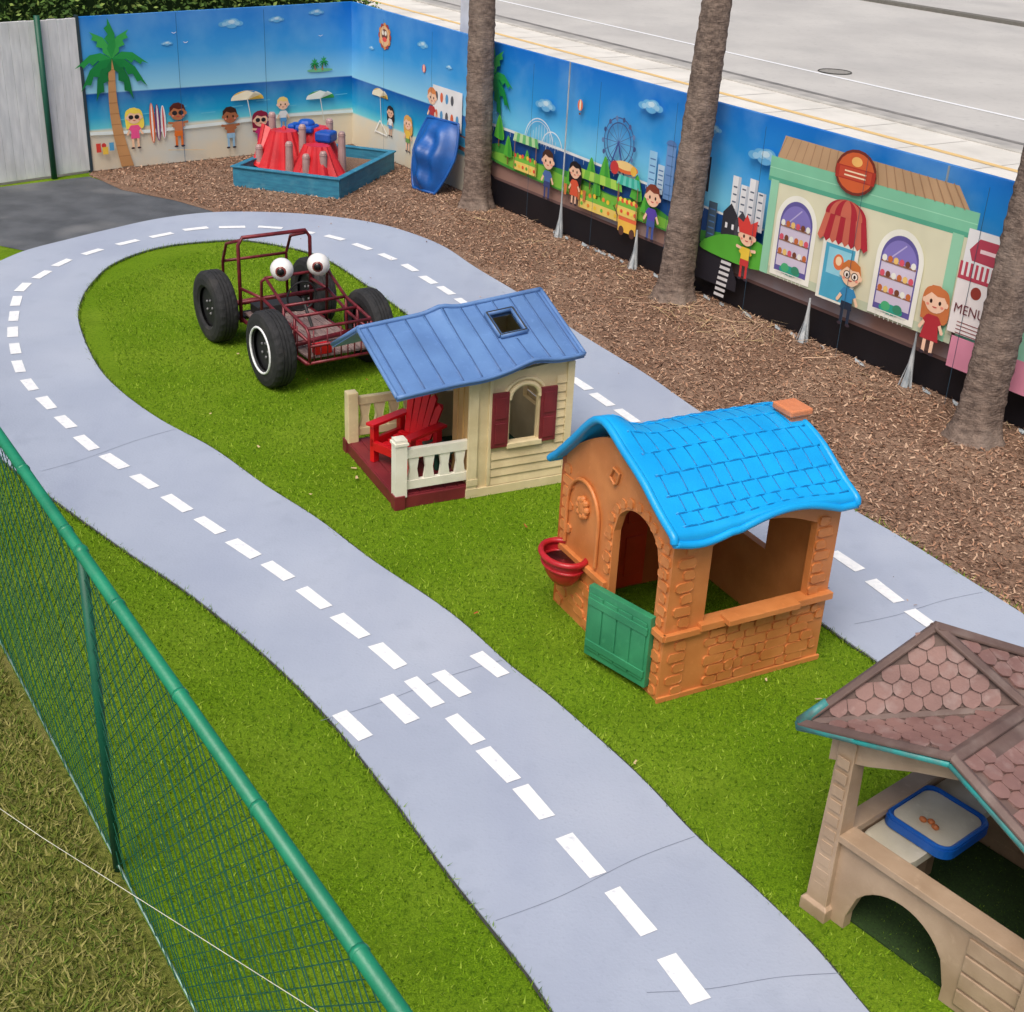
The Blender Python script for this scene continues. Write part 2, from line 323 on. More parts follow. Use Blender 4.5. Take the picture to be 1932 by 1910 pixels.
# ---------------------------------------------------------------- chain-link fence
green=mat('fence_green',srgb(26,136,102),srgb(18,116,86),scale=6,rough=.42,bump=.1,bscale=60); overlay(green,'noise',12,srgb(60,150,120),.6,.78,.5)
green2=mat('post_green',srgb(16,96,74),srgb(12,82,64),scale=6,rough=.5)
wire=plain('wire_green',srgb(22,86,68),.5,.4)
fe=empty('chain_link_fence',(-1.6,4.27,0),math.atan2(-.828,.56))
b=MB()
b.tube([(-13,0,1.545),(5,0,1.545)],.024,green,n=12)
for s in (-12,-9,-6,-3,0,3): b.tube([(s,0,0),(s,0,1.54)],.02,green2,n=12); b.ell((s,0,1.55),(.03,.03,.03),green,nu=10,nv=6)
for s in np.arange(-12.6,4.9,.62): b.tube([(s,0,1.545),(s+.018,0,1.545)],.0275,green,n=10)
b.tube([(-13,0,.035),(5,0,.035)],.006,mat('tension_wire',srgb(120,150,140),rough=.4,metal=.4),n=6)
b.obj('rails_and_posts',fe,smooth=True)
b=MB(); p=.078; H=1.5
def cl(q,r_):
    for lim,c_ in ((-13,q[0]<-13),(5,q[0]>5)):
        if c_: t=(lim-q[0])/(r_[0]-q[0]); return tuple(q[k]+(r_[k]-q[k])*t for k in range(3))
    return q
for i in range(int((18+H)/p)):
    for sg in (1,-1):
        x0=-13-H+i*p if sg>0 else -13+i*p
        a=(x0,0.003*sg,.03); c=(x0+H*sg,.003*sg,.03+H)
        if max(a[0],c[0])<=-13 or min(a[0],c[0])>=5: continue
        a,c=cl(a,c),cl(c,a)
        L=Vector(c)-Vector(a); n_=max(2,int(L.length/.35)); pts=[Vector(a)+L*k/n_+Vector((0,random.uniform(-.006,.006),random.uniform(-.003,.003) if 0<k<n_ else 0)) for k in range(n_+1)]
        b.tube(pts,.0023,wire,n=3,cap=False)
b.obj('mesh',fe)
b=MB(); b.tube([(-.44,2.50,1.19),(-1.4,3.14,1.17),(-4.0,4.92,1.2)],.0011,mat('cable_white',srgb(215,215,200),rough=.6),n=6); b.obj('cable')
# ---------------------------------------------------------------- murals
def flat(c):
    k='print_%d_%d_%d'%tuple(c)
    return mat(k,srgb(*c),tuple(x*.88 for x in srgb(*c)),scale=3,rough=.5,spec=.3,detail=2)
def gradmat(name,stops):
    m=bpy.data.materials.new(name); m.use_nodes=True; nt=m.node_tree;N=nt.nodes;L=nt.links;b=N['Principled BSDF']; b.inputs['Roughness'].default_value=.5
    b.inputs['Specular IOR Level'].default_value=.3
    tc=N.new('ShaderNodeTexCoord'); sx=N.new('ShaderNodeSeparateXYZ'); L.new(tc.outputs['Object'],sx.inputs[0])
    r=N.new('ShaderNodeMapRange'); r.inputs[1].default_value=0; r.inputs[2].default_value=2; L.new(sx.outputs[2],r.inputs[0])
    cr=N.new('ShaderNodeValToRGB'); L.new(r.outputs[0],cr.inputs[0])
    n=N.new('ShaderNodeTexNoise'); n.inputs['Scale'].default_value=1.4; n.inputs['Detail'].default_value=5; L.new(tc.outputs['Object'],n.inputs['Vector'])
    r2=N.new('ShaderNodeMapRange'); r2.inputs[1].default_value=.45; r2.inputs[2].default_value=.8; r2.inputs[4].default_value=.4; L.new(n.outputs['Fac'],r2.inputs[0])
    x=N.new('ShaderNodeMix'); x.data_type='RGBA'; x.inputs[7].default_value=(*srgb(150,205,238),1); L.new(r2.outputs[0],x.inputs[0]); L.new(cr.outputs[0],x.inputs[6]); L.new(x.outputs[2],b.inputs['Base Color'])
    e=cr.color_ramp.elements
    while len(e)<len(stops): e.new(.5)
    for i,(z,c) in enumerate(stops): e[i].position=z/2; e[i].color=(*srgb(*c),1)
    return m
class Mural:
    def __init__(s): s.b=MB(); s.k=0
    def y(s): s.k+=1; return -.022-.0002*s.k
    def poly(s,pts,c,sm=False):
        if sm: pts=catmull(list(pts)+[pts[0]],5)[:-1]
        y=s.y(); tri=tessellate_polygon([[Vector((a,z_,0)) for a,z_ in pts]])
        mt=c if not isinstance(c,tuple) else flat(c)
        s.b.add([(a,y,z_) for a,z_ in pts],[tuple(t) for t in tri],mt)
    def rect(s,a0,a1,z0,z1,c): s.poly([(a0,z0),(a1,z0),(a1,z1),(a0,z1)],c)
    def ell(s,a,z_,rx,rz,c,t0=0,t1=360,n=20):
        s.poly([(a+rx*math.cos(rad(t0+(t1-t0)*i/n)),z_+rz*math.sin(rad(t0+(t1-t0)*i/n))) for i in range(n if t1-t0>=360 else n+1)],c)
    def line(s,pts,w_,c):
        y=s.y(); mt=flat(c); vs=[];fs=[]
        for p,q in zip(pts[:-1],pts[1:]):
            d=Vector((q[0]-p[0],q[1]-p[1]))
            if d.length<1e-6: continue
            d.normalize(); n=Vector((-d.y,d.x))*w_/2; k=len(vs)
            vs+=[(p[0]-n.x,y,p[1]-n.y),(q[0]-n.x,y,q[1]-n.y),(q[0]+n.x,y,q[1]+n.y),(p[0]+n.x,y,p[1]+n.y)]; fs.append((k,k+1,k+2,k+3))
        s.b.add(vs,fs,mt)
    def ring(s,a,z_,r,w_,c,t0=0,t1=360,n=28):
        s.line([(a+r*math.cos(rad(t0+(t1-t0)*i/n)),z_+r*math.sin(rad(t0+(t1-t0)*i/n))) for i in range(n+1)],w_,c)
    def cloud(s,a,z_,k=1):
        for dx,dz,r in ((-.14,0,.05),(-.06,.025,.06),(.03,.03,.07),(.12,.005,.05),(0,-.01,.07)): s.ell(a+dx*k,z_+dz*k,r*k*1.3,r*k*.7,(104,178,228))
        for dx,dz,r in ((-.11,0,.04),(-.04,.02,.05),(.03,.03,.055),(.09,.005,.04)): s.ell(a+dx*k,z_+dz*k,r*k,r*k*.65,(152,204,238))
        s.ell(a,z_+.03*k,.05*k,.025*k,(200,228,244))
    def kid(s,a,z0,z1,hair,skin,top,bot,kind='boy',arm=0,glasses=0,legs=None):
        H=z1-z0; hr=.2*H; hz=z1-hr*.95
        legc=legs or skin
        if kind=='girl' or kind=='dress':
            s.poly([(a-hr*1.12,hz-hr*1.5),(a-hr*1.2,hz+hr*.2),(a-hr*.7,hz+hr*.95),(a+hr*.7,hz+hr*.95),(a+hr*1.2,hz+hr*.2),(a+hr*1.12,hz-hr*1.5)],hair,True)
        for sg in (-1,1):
            s.rect(a+sg*.07*H-.03*H,a+sg*.07*H+.03*H,z0+.02*H,z0+.3*H,legc if kind!='boy' else bot)
            s.ell(a+sg*.085*H,z0+.02*H,.05*H,.025*H,(60,50,60))
            s.line([(a+sg*.09*H,z0+.56*H),(a+sg*(.2+arm*.03)*H,z0+(.38+arm*.2)*H)],.055*H,skin)
            s.ell(a+sg*(.2+arm*.03)*H,z0+(.38+arm*.2)*H,.03*H,.03*H,skin)
            s.line([(a+sg*.08*H,z0+.57*H),(a+sg*.145*H,z0+.48*H)],.07*H,top)
        if kind=='dress': s.poly([(a-.09*H,z0+.6*H),(a+.09*H,z0+.6*H),(a+.17*H,z0+.22*H),(a-.17*H,z0+.22*H)],top)
        else:
            s.poly([(a-.1*H,z0+.6*H),(a+.1*H,z0+.6*H),(a+.11*H,z0+.36*H),(a-.11*H,z0+.36*H)],top)
            s.poly([(a-.11*H,z0+.38*H),(a+.11*H,z0+.38*H),(a+.12*H,z0+.26*H),(a-.12*H,z0+.26*H)],bot)
        s.ell(a,hz,hr*.98,hr*.9,skin); s.ell(a-hr,hz-hr*.1,hr*.16,hr*.2,skin); s.ell(a+hr,hz-hr*.1,hr*.16,hr*.2,skin)
        s.poly([(a-hr*1.05,hz+hr*.05),(a-hr*1.0,hz+hr*.65),(a-hr*.5,hz+hr*1.08),(a+hr*.15,hz+hr*1.15),(a+hr*.8,hz+hr*.85),(a+hr*1.05,hz+hr*.05),(a+hr*.72,hz+hr*.42),(a+hr*.1,hz+hr*.35),(a-hr*.5,hz+hr*.55)],hair)
        if glasses==2:
            for sg in (-1,1): s.ell(a+sg*hr*.4,hz-hr*.05,hr*.33,hr*.27,(40,40,45))
        else:
            for sg in (-1,1):
                if glasses: s.ell(a+sg*hr*.4,hz-hr*.05,hr*.36,hr*.32,(50,40,40)); s.ell(a+sg*hr*.4,hz-hr*.05,hr*.28,hr*.25,(250,240,230))
                s.ell(a+sg*hr*.4,hz-hr*.08,hr*.12,hr*.16,(50,30,25))
        s.ell(a,hz-hr*.42,hr*.22,hr*.1,(200,70,70),180,360,8)
        for sg in (-1,1): s.ell(a+sg*hr*.65,hz-hr*.35,hr*.14,hr*.1,(240,150,130))
    def palm(s,a0,z0,a1,z1,r,trunk=(200,150,100)):
        w0=.06*r/.35
        n=10; L_=[];R_=[]
        for i in range(n+1):
            t=i/n; a=lerp(a0,a1,t)-.05*math.sin(t*math.pi)*r/.35; z_=lerp(z0,z1,t); w_=lerp(w0,w0*.45,t); L_.append((a-w_,z_)); R_.append((a+w_,z_))
        s.poly(L_+R_[::-1],trunk)
        for i in range(1,n): s.line([L_[i],R_[i]],.006,(165,115,75))
        for k,(ang,c) in enumerate([(-60,(20,120,60)),(240,(20,120,60)),(10,(40,155,75)),(172,(40,155,75)),(-25,(24,135,65)),(208,(24,135,65)),(60,(60,170,80)),(122,(60,170,80)),(92,(40,150,70))]):
            t=rad(ang); dx,dz=math.cos(t),math.sin(t); nx,nz=-dz,dx
            if dx<0: nx,nz=-nx,-nz
            def q(l,w_):
                return (a1+dx*l*r+nx*w_*r, z1+dz*l*r+nz*w_*r-(l*l)*.35*r*(abs(dx)))
            s.poly([q(0,0),q(.3,.14),q(.6,.15),q(1,0),q(.82,-.02),q(.75,-.12),q(.6,-.03),q(.5,-.14),q(.36,-.04),q(.25,-.1)],c)
    def umb(s,a,z_,r,c1,c2,ph=.3):
        s.line([(a,z_),(a+.05,z_-ph)],.012,(230,230,220))
        for i in range(6):
            t0=i*30; s.poly([(a,z_+r*.45)]+[(a+r*math.cos(rad(t)),z_-r*.05+r*.5*math.sin(rad(t))) for t in range(t0,t0+31,10)]+[(a,z_-.01)],c1 if i%2 else c2)
def wallbase(b,x0,x1,h0,h1,gm):
    n=24
    def top(x): return lerp(h0,h1,(x-x0)/(x1-x0))
    b.panel([lerp(x0,x1,i/n) for i in range(n+1)],lambda a:0.02,top,[],lambda a,z_,d:(a,d,z_),-.02,.03,gm)
sky1=gradmat('beach_sky_print',[(0,(216,206,184)),(.50,(226,216,192)),(.53,(96,205,220)),(.66,(24,160,210)),(.95,(8,84,168)),(.96,(150,212,238)),(1.35,(66,162,226)),(1.86,(24,122,212))])
e1=empty('mural_wall',(A[0],A[1],0),math.atan2(C[1]-A[1],C[0]-A[0]))
M=Mural(); wallbase(M.b,0,3.81,1.85,1.92,sky1)
M.cloud(2.0,1.70,.9);M.cloud(2.65,1.73,.6);M.cloud(3.25,1.8,.6);M.cloud(1.1,1.5,.4)
for a,z_ in ((1.2,1.62),(1.35,1.5),(3.3,1.5)): M.line([(a-.03,z_+.012),(a,z_),(a+.03,z_+.015)],.006,(250,250,250))
M.ell(3.28,1.06,.2,.025,(120,190,140)); M.palm(3.22,1.06,3.2,1.15,.08); M.palm(3.32,1.06,3.34,1.17,.08)
for k in range(9): M.line([(.3+k*.4,.62+.05*(k%3)),(.5+k*.4,.625+.05*(k%3))],.008,(110,200,225))
M.poly([(0,.5),(.8,.47),(1.8,.49),(2.8,.52),(3.81,.50),(3.81,.46),(2.8,.48),(1.8,.45),(.8,.43),(0,.46)],(232,244,244))
M.palm(.45,.04,.36,1.36,.48)
for k,(c1,c2) in enumerate([((226,110,60),(250,240,230)),((120,60,120),(240,235,225)),((240,240,240),(220,90,90))]):
    a=.82+k*.075; M.ell(a,.55,.035,.25-.02*k,c1); M.ell(a,.55,.012,.24-.02*k,c2)
M.kid(.58,.25,.74,(250,225,90),(250,205,170),(240,90,150),(240,90,150),'girl',0,2)
M.kid(1.17,.22,.76,(90,40,30),(190,120,80),(205,130,90),(230,120,50),'boy',1,2)
M.kid(1.90,.14,.66,(60,35,25),(170,105,70),(170,105,70),(150,190,220),'boy',1)
M.umb(2.16,.76,.24,(250,240,210),(240,200,90)); M.umb(3.26,.70,.22,(245,250,240),(70,170,80))
M.kid(2.34,.06,.58,(140,30,60),(245,200,170),(200,50,120),(200,50,120),'girl',1,2)
M.kid(2.68,.32,.74,(245,215,130),(248,205,175),(240,240,240),(90,160,220),'boy')
M.ell(.15,.33,.03,.03,(210,60,60));M.rect(.05,.11,.25,.36,(220,70,60));M.rect(.13,.2,.22,.31,(240,200,80));M.rect(.22,.28,.26,.36,(90,170,220));M.line([(1.0,.2),(1.5,.16)],.012,(225,205,170))
M.poly([(2.9,.2),(3.3,.26),(3.5,.2),(3.45,.1),(3.0,.08)],(245,245,240),True)
for s in (1.22,2.44): M.line([(s,.02),(s,1.87)],.006,(40,95,140))
M.b.obj('printed_panels',e1)
b=MB(); b.box(-.035,-.004,-.035,.045,0,1.87,mat('post_dark',srgb(40,60,70),rough=.6)); b.obj('end_post',e1)
# --- right mural wall (city)
sky2=gradmat('city_sky_print',[(0,(150,118,108)),(.60,(150,118,108)),(.61,(30,150,205)),(.95,(120,206,238)),(1.3,(46,152,220)),(1.86,(16,112,205))])
sky3=gradmat('beach_sky_print_b',[(0,(206,196,174)),(.44,(222,212,188)),(.47,(100,205,218)),(.6,(26,160,208)),(.93,(8,84,168)),(.94,(150,212,238)),(1.35,(60,156,224)),(1.86,(24,122,212))])
e2=empty('mural_wall.001',(C[0],C[1],0),math.atan2(U[1],U[0]))
M=Mural(); wallbase(M.b,0,3.40,1.92,1.88,sky3); wallbase(M.b,3.405,19,1.88,1.80,sky2)
M.poly([(3.41,.02),(19,.02),(19,.26),(3.41,.33)],(26,24,30)); M.poly([(3.41,.33),(19,.26),(19,.29),(3.41,.36)],(112,86,84))
M.cloud(1.95,1.62,.7); M.cloud(.6,1.4,.4); M.cloud(2.6,1.45,.4)
for i in range(12):
    t=i*30; M.ell(.97+.13*math.cos(rad(t)),1.6+.13*math.sin(rad(t)),.04,.04,(225,150,80) if i%2 else (170,70,60))
M.ell(.97,1.6,.13,.13,(235,190,140)); M.ell(.97,1.62,.08,.07,(120,70,50)); M.ell(.97,1.56,.06,.03,(240,90,70)); M.ell(1.0,1.64,.03,.03,(250,240,220)); M.ell(.93,1.64,.03,.03,(250,240,220))
M.ell(2.0,1.35,.04,.05,(235,90,70)); M.ell(2.0,1.35,.015,.05,(250,230,210))
M.umb(.85,.82,.22,(250,240,210),(230,190,90),.45)
M.line([(.7,.32),(.85,.5),(1.05,.35)],.02,(245,245,240)); M.line([(.72,.34),(1.05,.33)],.02,(245,245,240))
M.kid(1.14,.34,.73,(40,30,30),(235,190,160),(240,240,240),(90,150,210),'girl')
M.kid(1.62,.23,.69,(225,170,90),(245,200,170),(240,200,80),(110,160,90),'girl')
M.rect(2.25,2.95,.72,1.2,(240,240,240))
for i in range(9): M.ell(2.34+.14*(i%5)*.9,.85+.22*(i//5),.035,.06,[(230,110,70),(90,160,210),(90,90,95)][i%3])
M.kid(2.24,.62,1.14,(225,140,80),(246,205,175),(190,60,60),(70,110,170),'boy')
M.line([(2.2,.6),(3.35,.52)],.05,(150,90,70)); M.line([(2.2,.72),(3.35,.68)],.02,(120,70,60))
M.palm(3.45,.5,3.60,1.5,.46)
M.poly([(3.41,.98),(5,.96),(8.3,.86),(8.3,.6),(3.41,.6)],(24,74,140))
M.poly([(3.41,.98),(5,.96),(8.3,.86),(8.3,.84),(5,.93),(3.41,.95)],(225,230,232))
for k in range(26): M.line([(3.5+k*.18,.955-k*.003),(3.5+k*.18,.90-k*.003)],.006,(200,210,220))
M.poly([(3.6,.72),(3.9,.78),(4.4,.70),(5.2,.74),(6,.66),(6.6,.72),(7.2,.62),(7.9,.70),(8.35,.6),(8.35,.50),(7,.50),(5,.50),(3.6,.56)],(70,150,60),True)
M.poly([(3.7,.66),(4.6,.70),(5.4,.66),(6.6,.64),(7.2,.58),(7,.52),(5,.52),(3.7,.58)],(126,190,70),True)
M.poly([(3.42,.36),(3.42,.66),(3.55,.6),(3.62,.42),(3.75,.34)],(34,32,38),True)
M.ring(4.62,.92,.28,.012,(225,232,238),10,170); M.ring(4.88,.9,.2,.012,(225,232,238),10,170); M.ring(4.62,.92,.25,.008,(205,215,228),12,168)
for k in range(12): a=4.4+k*.055; M.line([(a,.92),(a,.95+.2*math.sin(k/11*math.pi))],.006,(215,224,235))
for r_ in (.25,.20): M.ring(6.07,1.22,r_,.012,(62,84,140))
for k in range(14):
    t=rad(k*360/14); M.line([(6.07,1.22),(6.07+.25*math.cos(t),1.22+.25*math.sin(t))],.006,(80,100,160)); M.ell(6.07+.265*math.cos(t),1.2+.265*math.sin(t),.022,.026,[(60,80,130),(100,130,180),(80,90,140)][k%3])
M.line([(6.07,1.22),(5.94,.9)],.02,(60,80,150)); M.line([(6.07,1.22),(6.2,.9)],.02,(60,80,150))
M.ell(5.37,1.48,.045,.06,(230,120,80)); M.ell(5.37,1.48,.015,.06,(250,230,200)); M.rect(5.355,5.385,1.38,1.40,(120,80,60))
M.cloud(4.74,1.36,1.0);M.cloud(6.55,1.66,1.0);M.cloud(8.22,1.5,1.1);M.cloud(7.5,1.62,.6)
for a,w_,z0,z1,c in ((6.66,.12,.85,1.25,(150,200,235)),(6.8,.1,.85,1.14,(190,215,235)),(6.93,.14,.82,1.36,(110,150,205)),(7.08,.12,.82,1.1,(235,240,245)),(7.2,.12,.8,1.28,(130,170,220)),(7.34,.1,.8,1.05,(90,130,190)),(7.62,.12,.6,.96,(70,90,110))):
    M.rect(a-w_/2,a+w_/2,z0,z1,c)
    for i in range(5): M.line([(a-w_*.35,z0+.05+i*(z1-z0-.06)/5),(a+w_*.35,z0+.05+i*(z1-z0-.06)/5)],.012,(80,120,175))
M.ell(6.93,1.36,.08,.05,(90,130,190),0,180)
for a,z_,r in ((3.85,.95,.11),(4.05,.78,.09),(5.9,.90,.1),(5.66,.84,.1),(6.45,.82,.1),(4.45,.72,.07),(5.3,.72,.08),(5.78,.72,.08),(6.62,.72,.08)):
    M.rect(a-.01,a+.01,z_-.2,z_,(120,80,50)); M.poly([(a-r,z_-.1),(a,z_+r*1.5),(a+r,z_-.1)],(86,176,60),True); M.poly([(a,z_-.1),(a+.01,z_+r*1.2),(a+r*.8,z_-.1)],(60,150,56),True)
def stand(a,z_,w_,c1,c2,prod):
    M.rect(a-w_/2,a+w_/2,z_,z_+.14,(236,206,110)); M.rect(a-w_/2,a+w_/2,z_+.10,z_+.15,(120,190,70))
    for i in range(9): M.ell(a-w_/2+w_*(i+.5)/9,z_+.16+.012*(i%2),.026,.024,prod[i%len(prod)])
    for i in range(6): M.ell(a-w_/2+w_*(i+.5)/6,z_+.05,.022,.02,prod[(i+1)%len(prod)])
    for i in range(8): M.poly([(a-w_/2+w_*i/8,z_+.42),(a-w_/2+w_*(i+1)/8,z_+.42),(a-w_/2-.03+(w_+.06)*(i+1)/8,z_+.32),(a-w_/2-.03+(w_+.06)*i/8,z_+.32)],c1 if i%2 else c2)
    for sg in (-1,1): M.line([(a+sg*w_*.47,z_),(a+sg*w_*.47,z_+.34)],.012,(150,110,80))
stand(4.42,.56,.46,(110,190,120),(190,225,170),[(230,90,60),(90,170,60),(240,190,70)])
stand(5.85,.42,.72,(120,190,70),(170,215,90),[(240,200,60),(110,190,70),(235,140,60)])
M.ell(6.25,1.0,.22,.06,(226,110,60)); M.ell(6.25,1.02,.16,.045,(245,210,140)); M.ell(6.08,.97,.07,.07,(200,60,60)); M.ell(6.4,.99,.05,.05,(240,190,80))
stand(6.34,.50,.34,(60,180,160),(110,205,190),[(230,90,60),(240,220,90)])
M.rect(6.22,6.52,.34,.50,(240,190,80)); M.rect(6.22,6.52,.46,.50,(230,110,70)); M.ell(6.28,.35,.045,.05,(90,60,50)); M.ell(6.46,.35,.045,.05,(90,60,50)); M.line([(6.2,.5),(6.12,.58)],.012,(90,60,50))
for a in (5.25,5.5,5.6): M.poly([(a-.03,.62),(a+.03,.62),(a+.02,.50),(a-.02,.50)],(200,120,70))
M.kid(4.90,.36,.90,(70,45,35),(240,195,165),(80,110,170),(60,70,120),'boy')
M.kid(5.42,.42,.88,(30,25,30),(240,195,165),(220,90,60),(220,90,60),'dress')
M.kid(6.76,.36,.92,(130,60,40),(244,200,170),(90,70,170),(70,90,160),'boy')
M.poly([(7.0,.33),(7.05,.58),(7.95,.54),(8.1,.30),(8.1,.2),(7.0,.2)],(42,40,48))
for a,s_ in ((7.2,-.1),(7.88,.14)):
    for i in range(8): M.poly([(a-.07+s_*i*.06,.10+i*.055),(a+.07+s_*i*.06,.10+i*.055),(a+.07+s_*(i+.5)*.06,.13+i*.055),(a-.07+s_*(i+.5)*.06,.13+i*.055)],(214,214,218))
M.rect(7.47,7.53,.5,1.08,(60,60,70)); M.rect(7.43,7.57,1.05,1.38,(45,45,55))
for i,c in enumerate(((90,190,90),(240,200,70),(225,70,60))): M.ell(7.5,1.11+i*.1,.036,.04,c)
for a,z1 in ((7.95,1.28),(8.07,1.22),(8.18,1.30),(8.3,1.2)):
    M.rect(a-.055,a+.055,.84,z1,(226,228,232)); M.rect(a+.02,a+.055,.84,z1,(190,196,206))
    for i in range(5): M.line([(a-.035,.9+i*.07),(a+.015,.9+i*.07)],.014,(90,100,120))
M.poly([(7.82,.70),(7.82,.92),(7.92,1.02),(8.02,.92),(8.02,.70)],(50,50,58)); M.poly([(8.0,.70),(8.0,.88),(8.08,.98),(8.18,.88),(8.18,.70)],(70,70,78))
for a in (7.88,7.97,8.06,8.13): M.rect(a-.015,a+.015,.78,.83,(230,230,235))
M.poly([(7.6,.60),(7.9,.72),(8.4,.74),(8.4,.50),(7.6,.50)],(90,175,60),True)
M.poly([(8.40,.50),(10.62,.50),(10.62,1.45),(8.40,1.45)],(222,220,192)); M.poly([(8.40,.50),(10.62,.50),(10.62,.58),(8.40,.58)],(196,206,180))
M.poly([(8.36,1.36),(10.66,1.40),(10.66,1.58),(8.36,1.56)],(130,200,166)); M.poly([(8.36,1.34),(10.66,1.37),(10.66,1.41),(8.36,1.38)],(90,172,144)); M.line([(8.36,1.46),(10.66,1.49)],.008,(160,220,190))
M.poly([(8.44,1.56),(10.56,1.58),(10.42,1.74),(8.50,1.76)],(190,156,122))
for i in range(22): a=8.52+i*.088; M.line([(a,1.75),(8.44+(a-8.52)*1.125,1.57)],.008,(165,130,100))
M.rect(8.40,8.50,.5,1.36,(150,208,176)); M.rect(10.45,10.56,.5,1.38,(150,208,176)); M.rect(10.66,11.8,.45,1.45,(150,212,184))
for ax in (8.78,9.99):
    for r_,c in ((.25,(242,242,232)),(.20,(100,92,160))):
        M.rect(ax-r_,ax+r_,.52+(.25-r_),1.02,c); M.ell(ax,1.02,r_,r_*1.05,c,0,180)
    M.rect(ax-.185,ax+.185,.62,1.0,(214,204,226)); M.ell(ax,1.0,.185,.19,(134,124,196),0,180); M.line([(ax-.1,1.02),(ax+.05,1.16)],.012,(190,180,226))
    for i in range(3):
        z_=.72+i*.13; M.rect(ax-.185,ax+.185,z_,z_+.016,(150,110,90))
        for j in range(6): M.ell(ax-.155+j*.062,z_+.035,.026,.028,[(200,110,60),(240,200,120),(220,90,110),(120,70,50),(240,240,230)][(j+i*2)%5])
    M.ell(ax,.60,.13,.045,(50,160,140)); M.ell(ax-.06,.62,.05,.04,(80,180,124)); M.ell(ax+.07,.62,.05,.04,(60,140,110))
    for k_ in range(7): M.line([(ax-.15+k_*.05,.50),(ax-.15+k_*.05,.57)],.006,(236,236,230))
    M.line([(ax-.17,.57),(ax+.17,.57)],.008,(236,236,230))
M.rect(9.14,9.56,.48,1.02,(236,236,226)); M.rect(9.18,9.52,.5,.98,(80,172,206)); M.rect(9.22,9.48,.72,.95,(150,214,234)); M.ell(9.35,.84,.06,.07,(230,120,70)); M.ell(9.35,.85,.035,.04,(250,220,180))
for i in range(8):
    a0=9.06+i*.073; M.poly([(9.12+i*.058,1.24),(9.12+(i+1)*.058,1.24),(a0+.073,1.02),(a0+.0365,.985),(a0,1.02)],(176,44,58) if i%2 else (206,108,88))
M.ell(9.35,1.23,.235,.15,(176,44,58),0,180)
for k in (.8,.55,.25): M.ell(9.35,1.23,.235*k,.148,(206,108,88) if k!=.55 else (176,44,58),0,180)
M.ell(9.38,1.62,.23,.19,(120,50,40)); M.ell(9.38,1.62,.205,.165,(214,100,56)); M.rect(9.16,9.60,1.55,1.66,(176,56,44)); M.rect(9.2,9.56,1.56,1.65,(200,78,54)); M.ell(9.38,1.71,.06,.04,(245,190,110))
for z_ in (1.585,1.62): M.line([(9.26,z_),(9.5,z_)],.012,(250,225,190))
M.kid(8.21,.36,.88,(215,66,60),(245,200,170),(235,200,70),(200,60,60),'boy',1); M.poly([(8.1,.8),(8.06,.93),(8.14,.9),(8.18,.98),(8.24,.9),(8.33,.95),(8.32,.8)],(215,66,60))
M.kid(9.52,.32,.88,(205,120,60),(248,208,176),(60,140,190),(40,50,70),'boy',0,1)
M.kid(10.44,.36,.92,(205,120,70),(248,206,178),(180,50,60),(180,50,60),'dress')
M.rect(10.62,11.3,1.08,1.46,(232,232,235)); M.poly([(10.66,1.30),(10.74,1.40),(11.28,1.40),(11.34,1.26),(11.28,1.2),(10.7,1.22)],(180,68,88)); M.line([(10.76,1.31),(11.22,1.31)],.03,(240,210,215))
M.rect(10.60,11.0,.62,1.12,(240,234,234))
for i in range(8): M.rect(10.60+i*.05,10.625+i*.05,1.08,1.2,(190,70,90))
M.rect(10.60,11.0,1.06,1.09,(190,70,90)); M.ell(10.8,.98,.05,.05,(150,60,50))
for i in range(4): M.line([(10.68,.72-i*.03),(10.92,.72-i*.03)],.008,(150,90,90))
M.rect(10.66,11.5,.34,.60,(222,146,172))
for ax in (11.5,12.6,13.7,14.9):
    M.rect(ax,ax+.9,.5,1.3+.1*math.sin(ax*7),[(240,200,120),(130,200,170),(225,150,170),(150,190,225)][int(ax)%4]); M.rect(ax+.3,ax+.6,.5,.95,(110,90,120))
for s in (1.22,2.44,3.41,4.63,5.85,7.07,8.29,9.51,10.73,11.95,13.2,14.4,15.6,16.8): M.line([(s,.02),(s,1.85 if s<4 else 1.80)],.005,(50,80,100))
M.b.obj('printed_panels',e2)
cu=bpy.data.curves.new('menu_lettering','FONT'); cu.body='MENU'; cu.size=.11; cu.align_x='CENTER'; cu.materials.append(flat((110,50,60)))
mo=bpy.data.objects.new('menu_lettering',cu); COL.objects.link(mo); mo.parent=e2; mo.location=(10.78,-.022-.0002*(M.k+4),.79); mo.rotation_euler=(rad(90),0,0)
pw=mat('wrapped_plastic',srgb(190,196,200),srgb(140,150,158),scale=30,rough=.35,stretch=(1,1,.2),bump=.6,bscale=50)
MW=Matrix.Translation((C[0],C[1],0))@Matrix.Rotation(math.atan2(U[1],U[0]),4,'Z')
for i,(s,ht) in enumerate(((5.2,1.9),(6.55,.42),(9.05,.42),(10.27,1.86),(12.6,.42),(14.0,1.86))):
    b=MB(); b.tube([(s,-.11,0),(s,-.11,.14),(s,-.11,.3),(s,-.11,.42),(s,-.11,ht)],[.04,.03,.016,.009,.009],pw,n=10)
    for k in range(5):
        t=k*1.25; b.add([(s,-.11,.30),(s+.07*math.cos(t),-.13-.05*abs(math.sin(t)),.012),(s+.07*math.cos(t+.5),-.13-.05*abs(math.sin(t+.5)),.012)],[(0,1,2)],pw)
    b.obj('wrapped_pole'+('.%03d'%i if i else ''),matrix=MW)
b=MB(); b.box(2.62,2.86,.10,.34,0,2.5,mat('utility_white',srgb(214,218,228),rough=.5)); b.obj('utility_box',matrix=MW,bevel=.01)
b=MB()
